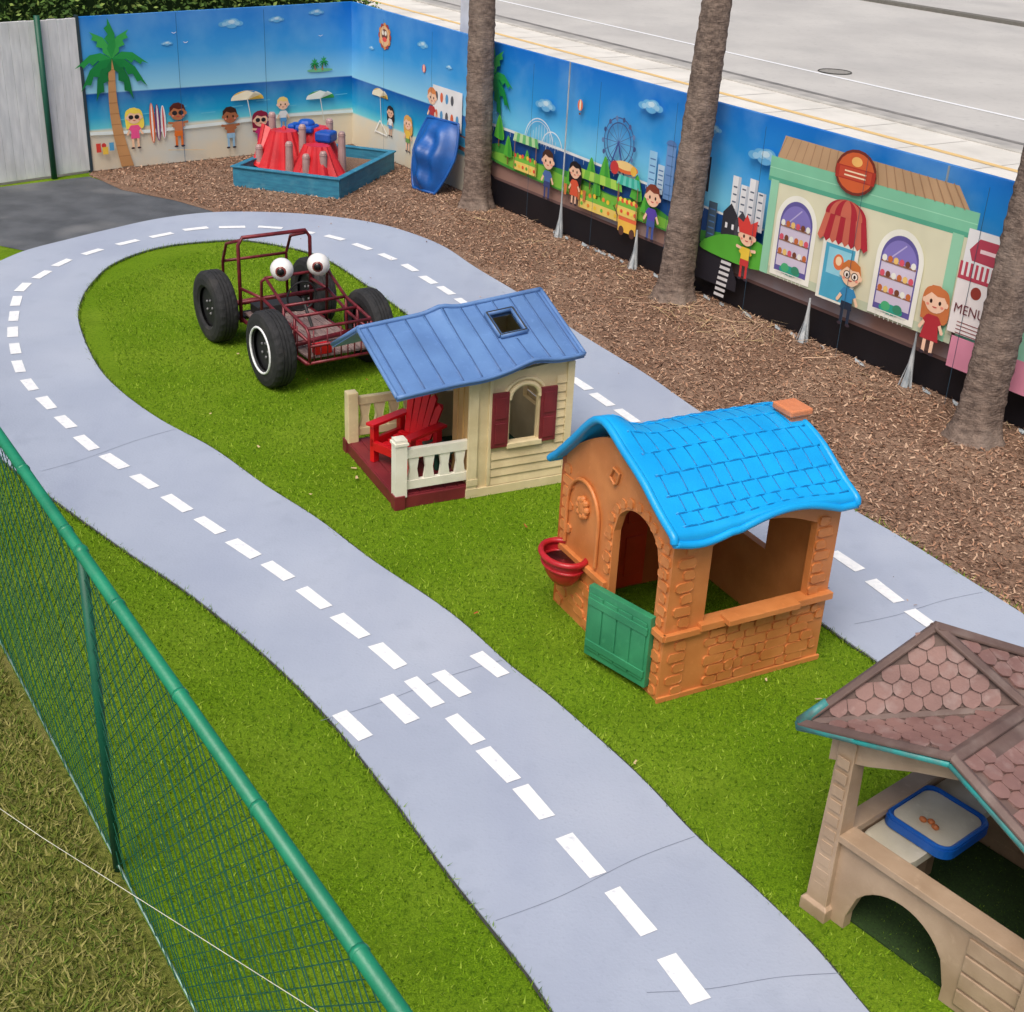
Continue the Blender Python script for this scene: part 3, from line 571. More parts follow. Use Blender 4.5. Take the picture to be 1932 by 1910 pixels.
for k in range(36):
    s=random.uniform(5,13); q=random.uniform(.5,1); b.add([(s,-.06,.04*q),(s+.12*q,-.07,.02),(s+.2*q,-.12,.018),(s+.05,-.11,.02)],[(0,1,2,3)],pw)
b.obj('plastic_sheeting',matrix=MW)
# --- white fence on the far left
e3=empty('white_fence',(A[0],A[1],0),math.atan2(15.69-16.59,-6.34+5.50))
b=MB(); pl=mat('white_planks',srgb(232,234,236),srgb(212,215,218),scale=3,rough=.65,stretch=(6,6,1),bump=.2,bscale=30); overlay(pl,'noise',1.5,srgb(190,190,186),.55,.78,.5)
x=.04
while x<6:
    b.box(x,x+.1195,-.015,.015,.03,1.84+random.uniform(-.006,.006),pl); x+=.122
b.box(.06,6,-.05,-.016,.3,.4,pl);b.box(.06,6,-.05,-.016,1.4,1.5,pl); b.obj('planks',e3,bevel=.003)
b=MB(); dg=mat('dark_green_post',srgb(20,84,66),rough=.5); b.tube([(.555,.06,0),(.555,.06,1.9)],.035,dg,n=12); b.obj('gate_post',e3,smooth=True)
# ---------------------------------------------------------------- hedge
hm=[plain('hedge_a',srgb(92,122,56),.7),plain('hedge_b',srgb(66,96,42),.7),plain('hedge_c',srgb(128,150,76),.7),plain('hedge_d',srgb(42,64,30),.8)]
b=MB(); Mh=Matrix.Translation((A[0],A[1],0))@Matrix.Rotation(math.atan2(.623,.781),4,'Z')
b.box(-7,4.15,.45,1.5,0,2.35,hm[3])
def hz(x,y): return 2.45+.12*math.sin(x*2.1)+.08*math.sin(x*5.3+y*4)
for k in range(19000):
    x=random.uniform(-7.2,4.45); f_=random.random()
    if f_<.65: y=random.uniform(.22,.47); z_=random.uniform(1.2,hz(x,0))
    elif f_<.9: y=random.uniform(.3,1.6); z_=hz(x,y)+random.uniform(-.12,.05)
    else: x=random.uniform(4.1,4.5); y=random.uniform(.3,1.6); z_=random.uniform(0,2.5)
    r_=random.uniform(.02,.05); a=Vector((random.gauss(0,1),random.gauss(0,1)-.3,random.gauss(0,1))).normalized(); c=a.orthogonal().normalized()
    p0=Vector((x,y,z_)); b.add([p0-a*r_,p0+c*r_*.5,p0+a*r_,p0-c*r_*.5],[(0,1,2,3)],hm[min(3,int(random.random()*3.3))])
b.obj('hedge',matrix=Mh)
# ---------------------------------------------------------------- palm trees
bark=mat('palm_bark',srgb(138,122,112),srgb(98,86,80),scale=14,rough=.95,bump=1,bscale=30,stretch=(1,1,2.2),spec=.1)
overlay(bark,'noise',40,srgb(76,66,62),.5,.7,.6,stretch=(2,2,.5)); overlay(bark,'noise',2.5,srgb(158,144,134),.5,.75,.6)
fr=[plain('frond_a',srgb(70,100,40),.6),plain('frond_b',srgb(96,120,60),.6)]
def palm(name,x,y,r0,r1,lean,H,seed):
    rr=random.Random(seed); e=empty(name,(x,y,0)); b=MB(); n=28; K=190; vs=[];fs=[]
    for i in range(K+1):
        t=i/K; z_=t*H-.03; fl=1+.45*math.exp(-z_/.12); r_=lerp(r0,r1,z_/3.2) if z_<3.2 else lerp(r1,r1*.8,(z_-3.2)/(H-3.2))
        ringy=1+.03*((i%3==0)-.3)+rr.uniform(-.012,.012)
        for j in range(n):
            w_=2*math.pi*j/n; q=r_*fl*ringy*(1+.05*math.sin(w_*5+seed+z_*1.3)+.03*rr.uniform(-1,1)+(.12*math.sin(w_*7+seed*2)*math.exp(-z_/.1)))
            vs.append((lean[0]*z_/2.7+q*math.cos(w_),lean[1]*z_/2.7+q*math.sin(w_),z_))
    for i in range(K):
        for j in range(n): fs.append((i*n+j,i*n+(j+1)%n,(i+1)*n+(j+1)%n,(i+1)*n+j))
    b.add(vs,fs,bark); b.obj('trunk',e,smooth=True)
    b=MB(); top=Vector((lean[0]*H/2.7,lean[1]*H/2.7,H-.1))
    for k in range(22):
        a=k*2.4; elv=rr.uniform(-.3,1.1); L_=rr.uniform(1.8,2.4); pts=[]
        for i in range(9):
            t=i/8; pts.append(top+Vector((math.cos(a)*L_*t*math.cos(elv),math.sin(a)*L_*t*math.cos(elv),L_*t*math.sin(elv)-1.1*t*t)))
        b.tube(pts,[.03*(1-.08*i) for i in range(9)],fr[1],n=5)
        for i in range(1,9):
            for q in (0,.33,.66):
                p0=pts[i-1].lerp(pts[i],q); t=(pts[i]-pts[i-1]).normalized(); sd=t.cross(Vector((0,0,1))).normalized()
                for sg in (-1,1):
                    tip=p0+(sd*sg+t*.5+Vector((0,0,-.45))).normalized()*.5*(1-.4*abs(i/8-.4))
                    b.add([p0-t*.025,p0+t*.025,tip],[(0,1,2)],fr[k%2])
    b.obj('crown',e)
palm('palm_tree',-.62,15.80,.16,.145,(0,0),7.5,1)
palm('palm_tree.001',1.48,12.58,.165,.13,(.13,.05),8,2)
palm('palm_tree.002',3.55,9.45,.165,.14,(.10,.04),7.8,3)
# ---------------------------------------------------------------- plastics
def plastic(name,c,c2=None,rough=.45,dirt=True,**k):
    m=mat(name,srgb(*c),srgb(*c2) if c2 else None,scale=k.pop('scale',5),rough=rough,bump=k.pop('bump',.12),bscale=k.pop('bscale',120),**k)
    if dirt: overlay(m,'noise',3.2,tuple(x*.6 for x in srgb(*c)),.52,.8,.5,detail=7); overlay(m,'noise',28,tuple(min(1,x*1.15+.02) for x in srgb(*c)),.6,.75,.35)
    return m
P_blue=plastic('roof_denim_blue',(98,136,188),(84,120,174),scale=3)
P_cream=plastic('cream_siding',(226,208,166),(210,190,148))
P_cream2=plastic('cream_trim',(230,214,174),(214,196,154))
P_white=plastic('off_white_rail',(238,236,222),(226,222,206))
P_maroon=plastic('maroon_deck',(126,40,48),(106,32,40),rough=.5)
P_red=plastic('red_chair',(212,22,32),(192,16,28),rough=.35)
P_tan=plastic('tan_interior',(204,168,112),(188,150,96))
P_dgreen=plastic('dark_green_plastic',(30,80,66))
hb=empty('cottage_playhouse',(-.75,7.75,0),rad(27))
b=MB(); b.box(-.02,.56,0,1.0,.0,.085,P_maroon)
for i in range(6): b.box(-.012+.09*i,-.012+.09*i+.082,.02,.98,.0855,.092,P_maroon)
b.box(-.035,.04,-.02,.055,0,.10,P_maroon); b.box(-.035,.04,.95,1.02,0,.10,P_maroon); b.obj('porch_deck',hb,bevel=.006)
def rail(b,x0,x1,y,z0,z1,mt,nb=4):
    b.box(x0,x1,y-.02,y+.02,z1-.075,z1-.012,mt); b.box(x0,x1,y-.018,y+.018,z0,z0+.06,mt)
    for i in range(nb):
        c=lerp(x0,x1,(i+.5)/nb); w_=(x1-x0)/nb*.30
        pr=[(c-w_*1.15,z0+.05),(c+w_*1.15,z0+.05),(c+w_*.75,z0+.14),(c+w_*.75,z1-.16),(c+w_*1.15,z1-.07),(c-w_*1.15,z1-.07),(c-w_*.75,z1-.16),(c-w_*.75,z0+.14)]
        b.prism(pr,lambda a,z_,d:(a,d,z_),y-.013,y+.013,mt)
b=MB(); b.box(-.025,.055,-.01,.07,.085,.50,P_white); b.box(-.033,.063,-.018,.078,.46,.478,P_white); rail(b,.056,.50,.03,.13,.43,P_white)
b.obj('front_railing',hb,bevel=.006)
b=MB(); b.box(-.025,.055,.92,1.0,.085,.47,P_cream2); rail(b,.056,.50,.96,.13,.44,P_cream2); b.obj('back_railing',hb,bevel=.006)
fX=lambda y:(lambda a,z_,d:(a,y+d,z_)); fY=lambda x:(lambda a,z_,d:(x+d,a,z_))
def arch(c,hw,zs,k=1): return lambda a: zs+math.sqrt(max(0,hw*hw-(a-c)**2))*k
b=MB()
b.panel([.5,1.25],lambda a:0,lambda a:lerp(.84,.92,(a-.5)/.77),[(.79,1.0,lambda a:.37,arch(.895,.1051,.68,.9))],fX(0),0,.035,P_cream)
b.panel([.5,1.25],lambda a:0,lambda a:.90,[(.75,1.05,lambda a:.37,lambda a:.72)],fX(1.0),-.035,0,P_cream)
gz=lambda z0,z1,pk: (lambda a: lerp(z0,pk,a/.5) if a<.5 else lerp(pk,z1,(a-.5)/.5))
b.panel([.036,.5,.964],lambda a:0,gz(.84,.84,1.12),[(.28,.62,lambda a:.09,arch(.45,.171,.66,.6))],fY(.5),0,.035,P_tan)
b.panel([.036,.5,.964],lambda a:0,gz(.88,.88,1.18),[(.35,.65,lambda a:.4,lambda a:.72)],fY(1.25),-.035,0,P_cream)
b.obj('walls',hb)
b=MB()
for i in range(13):
    z0=.07+i*.062; z1=z0+.056
    if z1>.86: break
    runs=[(.66,1.203)] if z1<.34 else [(1.13,1.203)]
    for x0,x1 in runs: b.add([(x0,-.003,z1),(x1,-.003,z1),(x1,-.013,z0),(x0,-.013,z0),(x0,0,z0),(x1,0,z0)],[(0,3,2,1),(3,4,5,2)],P_cream)
    b.add([(1.253,.04,z1),(1.253,.97,z1),(1.262,.97,z0),(1.262,.04,z0),(1.25,.04,z0),(1.25,.97,z0)],[(0,3,2,1),(3,4,5,2)],P_cream)
for y in (.10,.19,.70,.80,.90): b.box(.492,.5,y,y+.012,.09,.84,P_tan)
b.obj('siding_boards',hb)
b=MB(); b.box(.50,1.24,.05,.95,.0,.02,P_dgreen)
b.box(.485,.555,-.016,.0,0.0,.85,P_cream2); b.box(.632,.656,-.014,.0,0.07,.85,P_cream2)
b.box(1.205,1.258,-.016,0,0,.9,P_cream2); b.box(.48,1.265,-.018,0,0,.065,P_cream2)
for z_ in (.02,.09,.78): b.box(.478,.562,-.021,-.016,z_,z_+.05,P_cream2)
b.tube([(.895+.115*math.cos(rad(t)),-.006,.68+.105*math.sin(rad(t))) for t in range(0,181,15)],.018,P_cream2,n=8); b.tube([(.895+.15*math.cos(rad(t)),-.004,.69+.13*math.sin(rad(t))) for t in range(0,181,15)],.012,P_cream2,n=8)
b.box(.765,1.025,-.035,.0,.335,.37,P_cream2); b.obj('trim',hb,bevel=.005)
b=MB()
for x0 in (.65,1.008):
    b.box(x0,x0+.12,-.03,-.013,.35,.745,P_maroon)
    for z0 in (.38,.56): b.box(x0+.02,x0+.10,-.036,-.03,z0,z0+.15,P_maroon)
b.obj('shutters',hb,bevel=.004)
b=MB(); b.box(.33,.48,.20,.42,.24,.27,P_dgreen); b.box(.38,.42,.28,.32,.09,.24,P_dgreen); b.obj('side_table',hb,bevel=.01)
def roofgrid(b,fn,nu,nv,th,mt):
    vs=[fn(i/nu,j/nv) for j in range(nv+1) for i in range(nu+1)]; n=len(vs)
    vs2=[(x,y,z_-th) for x,y,z_ in vs]; W_=nu+1
    fs=[(j*W_+i,j*W_+i+1,(j+1)*W_+i+1,(j+1)*W_+i) for j in range(nv) for i in range(nu)]
    f2=[tuple(k+n for k in reversed(f)) for f in fs]; bd=[i for i in range(W_)]+[j*W_+nu for j in range(1,nv+1)]+[nv*W_+i for i in range(nu-1,-1,-1)]+[j*W_ for j in range(nv-1,0,-1)]
    f3=[(bd[(k+1)%len(bd)],bd[k],bd[k]+n,bd[(k+1)%len(bd)]+n) for k in range(len(bd))]
    b.add(vs+vs2,fs+f2+f3,mt)
def quadfn(p00,p10,p01,p11,extra):
    def f(u,v):
        q=[lerp(lerp(p00[k],p10[k],u),lerp(p01[k],p11[k],u),v) for k in range(3)]
        return extra(u,v,q)
    return f
def exf(u,v,q):
    dip=.012*math.exp(-((u-.45)/.10)**2)*v**5 ; up=.040*math.exp(-((u-.72)/.10)**2)*v**6
    hump=.028*math.exp(-((u-.44)/.06)**2)*(1-v)**4
    return (q[0],q[1],q[2]-dip+up+hump)
def exb(u,v,q): return (q[0],q[1],q[2]+.028*math.exp(-((u-.44)/.06)**2)*(1-v)**4)
RL=(-.10,.5,1.105);RR=(1.23,.5,1.24);FL=(-.07,-.14,.86);FR=(1.29,-.07,.965);BL=(-.12,.96,.84);BR=(1.28,1.08,.95)
b=MB(); ff=quadfn(RL,RR,FL,FR,exf); fb=quadfn(RL,RR,BL,BR,exb)
us=[i/28 for i in range(29)]; su0,su1,sv0,sv1=18/28,22/28,.20,.54
vsx=[0,.1,.2,.37,.54,.65,.8,.9,1]
for i in range(28):
    for j in range(len(vsx)-1):
        um=(us[i]+us[i+1])/2; vm=(vsx[j]+vsx[j+1])/2
        if su0<um<su1 and sv0<vm<sv1: continue
        q=[ff(us[i],vsx[j]),ff(us[i+1],vsx[j]),ff(us[i+1],vsx[j+1]),ff(us[i],vsx[j+1])]
        b.add(q+[(x,y,z_-.028) for x,y,z_ in q],[(0,3,2,1),(4,5,6,7)],P_blue)
for ed in [[(i/28,1) for i in range(29)],[(0,v) for v in vsx],[(1,v) for v in vsx]]:
    for p,q in zip(ed[:-1],ed[1:]):
        a=ff(*p);c=ff(*q); b.add([a,c,(c[0],c[1],c[2]-.028),(a[0],a[1],a[2]-.028)],[(0,1,2,3)],P_blue)
roofgrid(b,fb,28,6,.028,P_blue)
b.obj('roof',hb)
b=MB()
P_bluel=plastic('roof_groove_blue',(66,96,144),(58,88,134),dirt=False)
def onroof(f_,u,v,h): p=f_(u,v); return (p[0],p[1]-h*.45,p[2]+h)
for u in [.04,.14,.24,.34,.44,.54,.62,.81,.89,.965]:
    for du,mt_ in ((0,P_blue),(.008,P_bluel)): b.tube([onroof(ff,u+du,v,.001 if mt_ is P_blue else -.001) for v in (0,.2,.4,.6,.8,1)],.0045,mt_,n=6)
    b.tube([fb(u,v) for v in (0,.3,.6,1)],.0055,P_blue,n=6)
for sg in ([0,.1,.16],[.6,.7,.8,.9,1]):
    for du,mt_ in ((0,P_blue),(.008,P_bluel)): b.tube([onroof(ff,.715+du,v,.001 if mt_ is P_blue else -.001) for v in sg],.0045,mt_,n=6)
b.tube([onroof(ff,i/28,0,.002) for i in range(29)],.017,P_blue,n=8)
b.tube([onroof(ff,i/28,1,.0) for i in range(29)],.015,P_blue,n=8)
b.tube([onroof(ff,1,v,0) for v in vsx],.015,P_blue,n=8); b.tube([onroof(ff,0,v,0) for v in vsx],.015,P_blue,n=8)
b.tube([fb(0,v) for v in (0,.5,1)],.015,P_blue,n=8); b.tube([fb(i/10,1) for i in range(11)],.013,P_blue,n=8)
fr4=[onroof(ff,u,v,.012) for u,v in ((su0,sv0),(su1,sv0),(su1,sv1),(su0,sv1))]
for i in range(4): b.tube([fr4[i],fr4[(i+1)%4]],.019,P_blue,n=8)
b.obj('roof_trim',hb,smooth=True)
b=MB(); dk=mat('skylight_dark',srgb(30,32,30),rough=.5)
fr5=[onroof(ff,u,v,.022) for u,v in ((su0,sv0),(su1,sv0),(su1,sv1),(su0,sv1))]
for i in range(4): b.tube([fr5[i],fr5[(i+1)%4]],.009,dk,n=6)
b.obj('skylight_frame',hb)
def chair(parent,x,y,ang,mt,s=1):
    b=MB(); Mx=Matrix.Translation((x,y,.093))@Matrix.Rotation(ang,4,'Z')@Matrix.Scale(s,4)
    for i in range(5): b.box(-.12+i*.048,-.12+i*.048+.042,-.13,.13,.15-.012*i,.168-.012*i,mt,Mx)
    for i in range(5):
        c=-.1+i*.05; hgt=.34-.016*abs(i-2)**2
        pr=[(c*.85-.02,0),(c*.85+.02,0),(c*1.25+.025,hgt-.02),(c*1.25,hgt),(c*1.25-.025,hgt-.02)]
        b.prism(pr,lambda a,z_,d:tuple(Mx@Vector((-.13-z_*.32+d,a,.12+z_))),0,.018,mt)
    for z_ in (.1,.24): b.box(-.16-z_*.32,-.145-z_*.32,-.13,.13,.12+z_,.15+z_,mt,Mx)
    for sg in (-1,1):
        y0=sg*.165
        b.box(-.2,.15,y0-.035,y0+.035,.26,.28,mt,Mx); b.box(.08,.13,y0-.018,y0+.018,0,.26,mt,Mx); b.box(-.17,-.12,y0-.018,y0+.018,0,.26,mt,Mx); b.box(-.17,.13,y0-.014,y0+.014,.11,.17,mt,Mx)
    b.box(.10,.135,-.15,.15,.09,.15,mt,Mx)
    return b.obj('adirondack_chair',parent,bevel=.006)
chair(hb,.22,.47,rad(205),P_red,1.05)
# ---- orange brick playhouse
P_or2=plastic('terracotta_smooth',(210,134,76),(194,118,62))
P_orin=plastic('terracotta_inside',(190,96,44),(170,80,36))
P_sky=plastic('roof_bright_blue',(16,164,232),(10,152,222),rough=.35,scale=4,dirt=False)
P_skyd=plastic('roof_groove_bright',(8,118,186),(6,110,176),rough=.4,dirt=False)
P_grn=plastic('door_green',(56,144,100),(44,126,88)); P_mred=plastic('planter_red',(180,32,42),(160,24,34),rough=.35)
P_dr=plastic('door_red',(214,64,30))
ho=empty('brick_playhouse',(.81,5.70,0),rad(28.5))
W_=1.05;Dp=1.13
b=MB(); T=.045
b.panel([0,.06,.99,W_],lambda a:0,lambda a:1.0,[(.235,.90,lambda a:.44,lambda a:.885+.085*math.sin(max(0,min(1,(a-.235)/.665))*math.pi))],fX(0),0,T,P_or2)
def gab(a):
    t=abs(a-.56)/.56; return .96+.30*max(0,1-t**1.6)
gx=[T+i*(Dp-2*T)/16 for i in range(17)]
b.panel(gx,lambda a:0,gab,[(.11,.55,lambda a:.03,arch(.33,.2201,.74,.95))],fY(0),0,T,P_or2)
b.panel(gx,lambda a:0,gab,[(.5,.85,lambda a:.45,lambda a:.74)],fY(W_),-T,0,P_or2)
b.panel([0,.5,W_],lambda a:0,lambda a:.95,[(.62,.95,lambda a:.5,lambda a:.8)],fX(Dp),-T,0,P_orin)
b.obj('walls',ho)
b=MB(); rs=random.Random(3)
def stone(b,face,a,z_,w_,h_,pr_=.010):
    j=lambda: rs.uniform(-.009,.009); k=min(w_,h_)*.22
    pr=[(a-w_/2+k+j(),z_-h_/2),(a+w_/2-k+j(),z_-h_/2+j()*.6),(a+w_/2,z_-h_/2+k),(a+w_/2+j()*.5,z_+h_/2-k),(a+w_/2-k,z_+h_/2+j()*.6),(a-w_/2+k,z_+h_/2),(a-w_/2+j()*.5,z_+h_/2-k),(a-w_/2,z_-h_/2+k)]
    fn=(lambda p,q,d:(p,-d,q)) if face=='f' else (lambda p,q,d:(-d,p,q))
    b.prism(pr,fn,0,pr_*rs.uniform(.6,1.2),P_or2)
z_=.035
for r_ in range(6):
    hh=rs.uniform(.05,.068); a=.24+rs.uniform(0,.05)
    while a<1.0:
        w_=rs.uniform(.05,.17)
        if a+w_>1.035: break
        stone(b,'f',a+w_/2,z_+hh/2+rs.uniform(-.005,.005),w_-.010,hh-.008); a+=w_
    z_+=hh
    if z_>.37: break
for face,c in (('f',.085),('f',.96)):
    for r_ in range(13):
        z_=.05+r_*.07
        if z_<.42 and c>.5: continue
        if .37<z_<.46: continue
        w_=.1 if r_%2 else .065; stone(b,face,c+(.0 if r_%2 else (.02 if c<.5 else -.02)),z_,w_,.05)
for r_ in range(13):
    z_=.05+r_*.07
    if .37<z_<.44: continue
    stone(b,'l',.05,z_,.075 if r_%2 else .05,.05); stone(b,'l',1.04 if r_%2 else 1.06,z_,.11 if r_%2 else .07,.05)
for t in range(0,181,18):
    a=.33+.255*math.cos(rad(t)); z_=.74+.25*math.sin(rad(t)); stone(b,'l',a,z_,.05,.045)
for r_ in range(10):
    if .35<.08+r_*.07<.45: continue
    stone(b,'l',.595 if r_%2 else .58,.08+r_*.07,.07 if r_%2 else .045,.05)
for _ in range(7): stone(b,'l',rs.uniform(.68,.95),rs.uniform(.05,.3),.1,.045)
b.obj('stonework',ho,bevel=.006)
b=MB()
b.box(.20,W_+.01,-.04,.05,.405,.445,P_or2); b.box(.34,.80,-.085,.0,.43,.462,P_or2); b.box(-.012,.22,-.028,.0,.385,.42,P_or2); b.box(-.028,0.0,-.02,.11,.385,.42,P_or2); b.box(-.028,0,.57,Dp+.01,.385,.42,P_or2); b.box(-.012,W_+.012,-.014,0,.0,.03,P_or2)
b.tube([(-.012,.86+.17*math.cos(rad(t)),.70+.2*math.sin(rad(t))) for t in range(0,181,12)]+[(-.012,.69,.45)],.012,P_or2,n=8); b.tube([(-.012,1.03,.70),(-.012,1.03,.45)],.012,P_or2,n=8)
b.ell((-.012,.86,.74),(.02,.05,.06),P_or2,nu=12,nv=8)
for k in range(8): t=k*.785; b.ell((-.014,.86+.045*math.cos(t),.74+.05*math.sin(t)),(.02,.02,.022),P_or2,nu=8,nv=6)
b.tube([(-.01,.55,1.03),(-.01,.53,1.09),(-.01,.59,1.10),(-.01,.62,1.04),(-.01,.57,1.01),(-.01,.55,1.03)],.008,P_or2,n=8)
b.box(.02,.2,.1,.5,.02,.03,P_dgreen)
b.obj('ledges_and_mouldings',ho,bevel=.010)
b=MB(); b.box(.24,.58,Dp-T-.02,Dp-T,.02,.78,P_dr)
for z_ in (.1,.45):
    for x_ in (.28,.43): b.box(x_,x_+.12,Dp-T-.03,Dp-T-.02,z_,z_+.26,P_dr)
b.ell((.29,Dp-T-.04,.42),(.02,.02,.02),P_cream2,nu=8,nv=6); b.obj('back_door',ho,bevel=.008)
b=MB(); Md=Matrix.Translation((-.02,.08,0))@Matrix.Rotation(rad(16),4,'Z')
b.box(-.02,.02,0,.44,.05,.48,P_grn,Md)
for i in range(4): b.box(-.027,-.02,.02+i*.103,.02+i*.103+.094,.09,.44,P_grn,Md)
b.box(-.032,-.02,.01,.43,.11,.155,P_grn,Md); b.box(-.032,-.02,.01,.43,.37,.415,P_grn,Md)
b.obj('half_door',ho,bevel=.006)
b=MB(); b.ell((-.07,.93,.43),(.115,.155,.20),P_mred,nu=24,nv=10,v0=.5,v1=1)
b.tube([(-.07+.12*math.cos(rad(t)),.93+.16*math.sin(rad(t)),.43) for t in range(0,360,15)],.018,P_mred,n=8,close=True)
b.tube([(-.07+.11*math.cos(rad(t)),.93+.15*math.sin(rad(t)),.37) for t in range(0,360,15)],.010,P_mred,n=8,close=True)
b.tube([(-.07,.93,.385),(-.07,.93,.39)],[.001,.108],mat('planter_inside',srgb(130,20,28),rough=.6),n=20); b.obj('planter_bowl',ho,smooth=True)
prof=[(-.075,1.01),(-.068,1.038),(-.03,1.06),(.04,1.092),(.13,1.142),(.24,1.205),(.38,1.256),(.53,1.278),(.68,1.262),(.82,1.205),(.94,1.125),(1.04,1.04),(1.10,.985),(1.14,.955),(1.17,.93)]
pc=catmull(prof,3); NV=len(pc)-1
def rf(u,v):
    y,z_=pc[round(v*NV)]
    x=lerp(-.06,1.075,u)
    fz=max(0,1-v*NV/12)
    ar=math.sin(max(0,min(1,(u-.34)/.56))*math.pi)
    z_+=.065*ar*fz**1.6
    z_-=.03*math.sin(max(0,min(1,u/.30))*math.pi)*fz**2
    z_+=.105*math.exp(-((u-.03)/.12)**2)*math.exp(-((y-.68)/.19)**2)
    z_+=.02*math.sin(u*math.pi*.9)*math.exp(-((y-.5)/.35)**2)
    return (x,y,z_)
b=MB(); roofgrid(b,rf,44,NV,.035,P_sky)
o=b.obj('roof',ho,smooth=True)
bm_=o.modifiers.new('b','BEVEL'); bm_.width=.008; bm_.limit_method='ANGLE'; bm_.angle_limit=rad(50)
b=MB()
def nrm(u,v):
    e=1/NV; p=Vector(rf(u,max(0,v-e)));q=Vector(rf(u,min(1,v+e))); t=(q-p).normalized(); n=Vector((1,0,0)).cross(t); return n if n.z>0 else -n
rows=[k/NV for k in range(6,NV-4,3)]
for ri,v in enumerate(rows):
    rr=random.Random(ri)
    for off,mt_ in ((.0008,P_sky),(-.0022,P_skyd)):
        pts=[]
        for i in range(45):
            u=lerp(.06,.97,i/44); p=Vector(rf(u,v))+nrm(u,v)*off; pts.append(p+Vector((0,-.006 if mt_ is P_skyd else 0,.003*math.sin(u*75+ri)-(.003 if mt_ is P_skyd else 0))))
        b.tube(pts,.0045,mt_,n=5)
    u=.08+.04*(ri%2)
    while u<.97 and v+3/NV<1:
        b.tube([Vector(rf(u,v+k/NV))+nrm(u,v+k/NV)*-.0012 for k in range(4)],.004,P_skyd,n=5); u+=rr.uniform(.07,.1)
b.tube([Vector(rf(i/40,0))+Vector((0,0,-.017)) for i in range(41)],.021,P_sky,n=10)
b.tube([Vector(rf(i/40,1))+Vector((0,0,-.017)) for i in range(41)],.019,P_sky,n=10)
for u in (0,1): b.tube([Vector(rf(u,k/NV))+Vector((0,0,-.015)) for k in range(NV+1)],.022,P_sky,n=10)
b.obj('roof_shingle_courses',ho,smooth=True)
P_ch=plastic('chimney_clay',(222,140,96),(206,124,80)); b=MB(); b.box(.98,1.10,.42,.56,1.15,1.30,P_ch); b.box(.965,1.115,.405,.575,1.30,1.34,P_ch); b.obj('chimney',ho,bevel=.01)
# ---- brown-roof cottage (near right)
P_tp=plastic('taupe_plastic',(180,156,132),(160,136,112)); P_tp2=plastic('taupe_dark',(168,142,116),(148,122,98)); addbump(P_tp2,'wave',5,.6,.01,dir='Z')
P_br=plastic('shingle_brown',(140,108,102),(120,90,86),rough=.6); P_br2=plastic('shingle_trim_brown',(108,88,82),(92,74,70),rough=.6)
overlay(P_br,'noise',14,srgb(152,134,130),.52,.7,.5); overlay(P_br2,'noise',9,srgb(128,114,108),.5,.7,.5)
P_teal=plastic('worn_teal',(40,150,150),(80,104,104),scale=14); P_btray=plastic('tray_blue',(20,96,190),(16,82,170),rough=.35); P_wt=plastic('table_white',(218,212,194),(198,192,172))
e4=empty('shingled_playhouse',(1.40,4.25,0),math.atan2(-.76,.65))
b=MB()
def postl(b,x,y,z1,w_=.075):
    vs=[]
    for z_,s_ in ((0,1.35),(.06,1.35),(.075,1.05),(z1*.5,.95),(z1,.8)):
        vs+=[(x-w_*s_/2,y-w_*s_/2,z_),(x+w_*s_/2,y-w_*s_/2,z_),(x+w_*s_/2,y+w_*s_/2,z_),(x-w_*s_/2,y+w_*s_/2,z_)]
    fs=[]
    for k in range(4):
        for i in range(4): fs.append((k*4+i,k*4+(i+1)%4,k*4+4+(i+1)%4,k*4+4+i))
    fs+=[(3,2,1,0),(16,17,18,19)]; b.add(vs,fs,P_tp)
for (x,y) in ((0.0,0),(.95,0),(0,.95),(.95,.95)): postl(b,x,y,.90,w_=.098)
for i in range(10): b.box(-.051,-.045,-.03,.03,.12+i*.072,.17+i*.072,P_tp); b.box(-.03,.03,-.051,-.045,.12+i*.072,.17+i*.072,P_tp)
b.obj('corner_posts',e4,bevel=.006)
b=MB()
b.panel([.04,.91],lambda a:0,lambda a:.42,[(.13,.60,lambda a:-.001,arch(.365,.2351,.06,1.05))],fX(-.02),0,.05,P_tp)
b.box(.03,.92,-.045,.055,.42,.455,P_tp)
b.panel([.04,.91],lambda a:0,lambda a:.40,[(.2,.72,lambda a:.08,lambda a:.30)],fY(-.02),0,.045,P_tp2); b.box(-.04,.045,.03,.92,.40,.435,P_tp)
b.panel([.04,.91],lambda a:0,lambda a:.88,[(.25,.7,lambda a:.45,lambda a:.78)],fX(.93),0,.04,P_tp2)
b.panel([.04,.91],lambda a:0,lambda a:.86,[(.25,.7,lambda a:.4,lambda a:.72)],fY(.93),0,.04,P_tp2)
gfx=lambda a: lerp(.90,1.10,a/.475) if a<.475 else lerp(1.10,.88,(a-.475)/.475)
b.panel([-.08,.1,.3,.475,.7,1.03],lambda a:gfx(a)-.095-.03*math.exp(-((a-.02)/.12)**2),gfx,[],fX(-.03),0,.045,P_tp)
b.obj('walls_and_rails',e4,bevel=.004)
b=MB()
for i in range(4): b.box(.66,.91,-.03,-.02,.04+i*.088,.04+i*.088+.076,P_tp)
b.obj('mouldings',e4,bevel=.006)
Ap=Vector((.07,.30,1.34));Lf=Vector((-.20,-.09,.885));Ff=Vector((.46,-.09,1.125));V_=Vector((.45,.42,1.125));Rt=Vector((1.12,-.09,.83));R2=Vector((1.12,1.0,.83));Bk=Vector((.52,.92,1.10));L2=Vector((-.20,.85,.885))
b=MB()
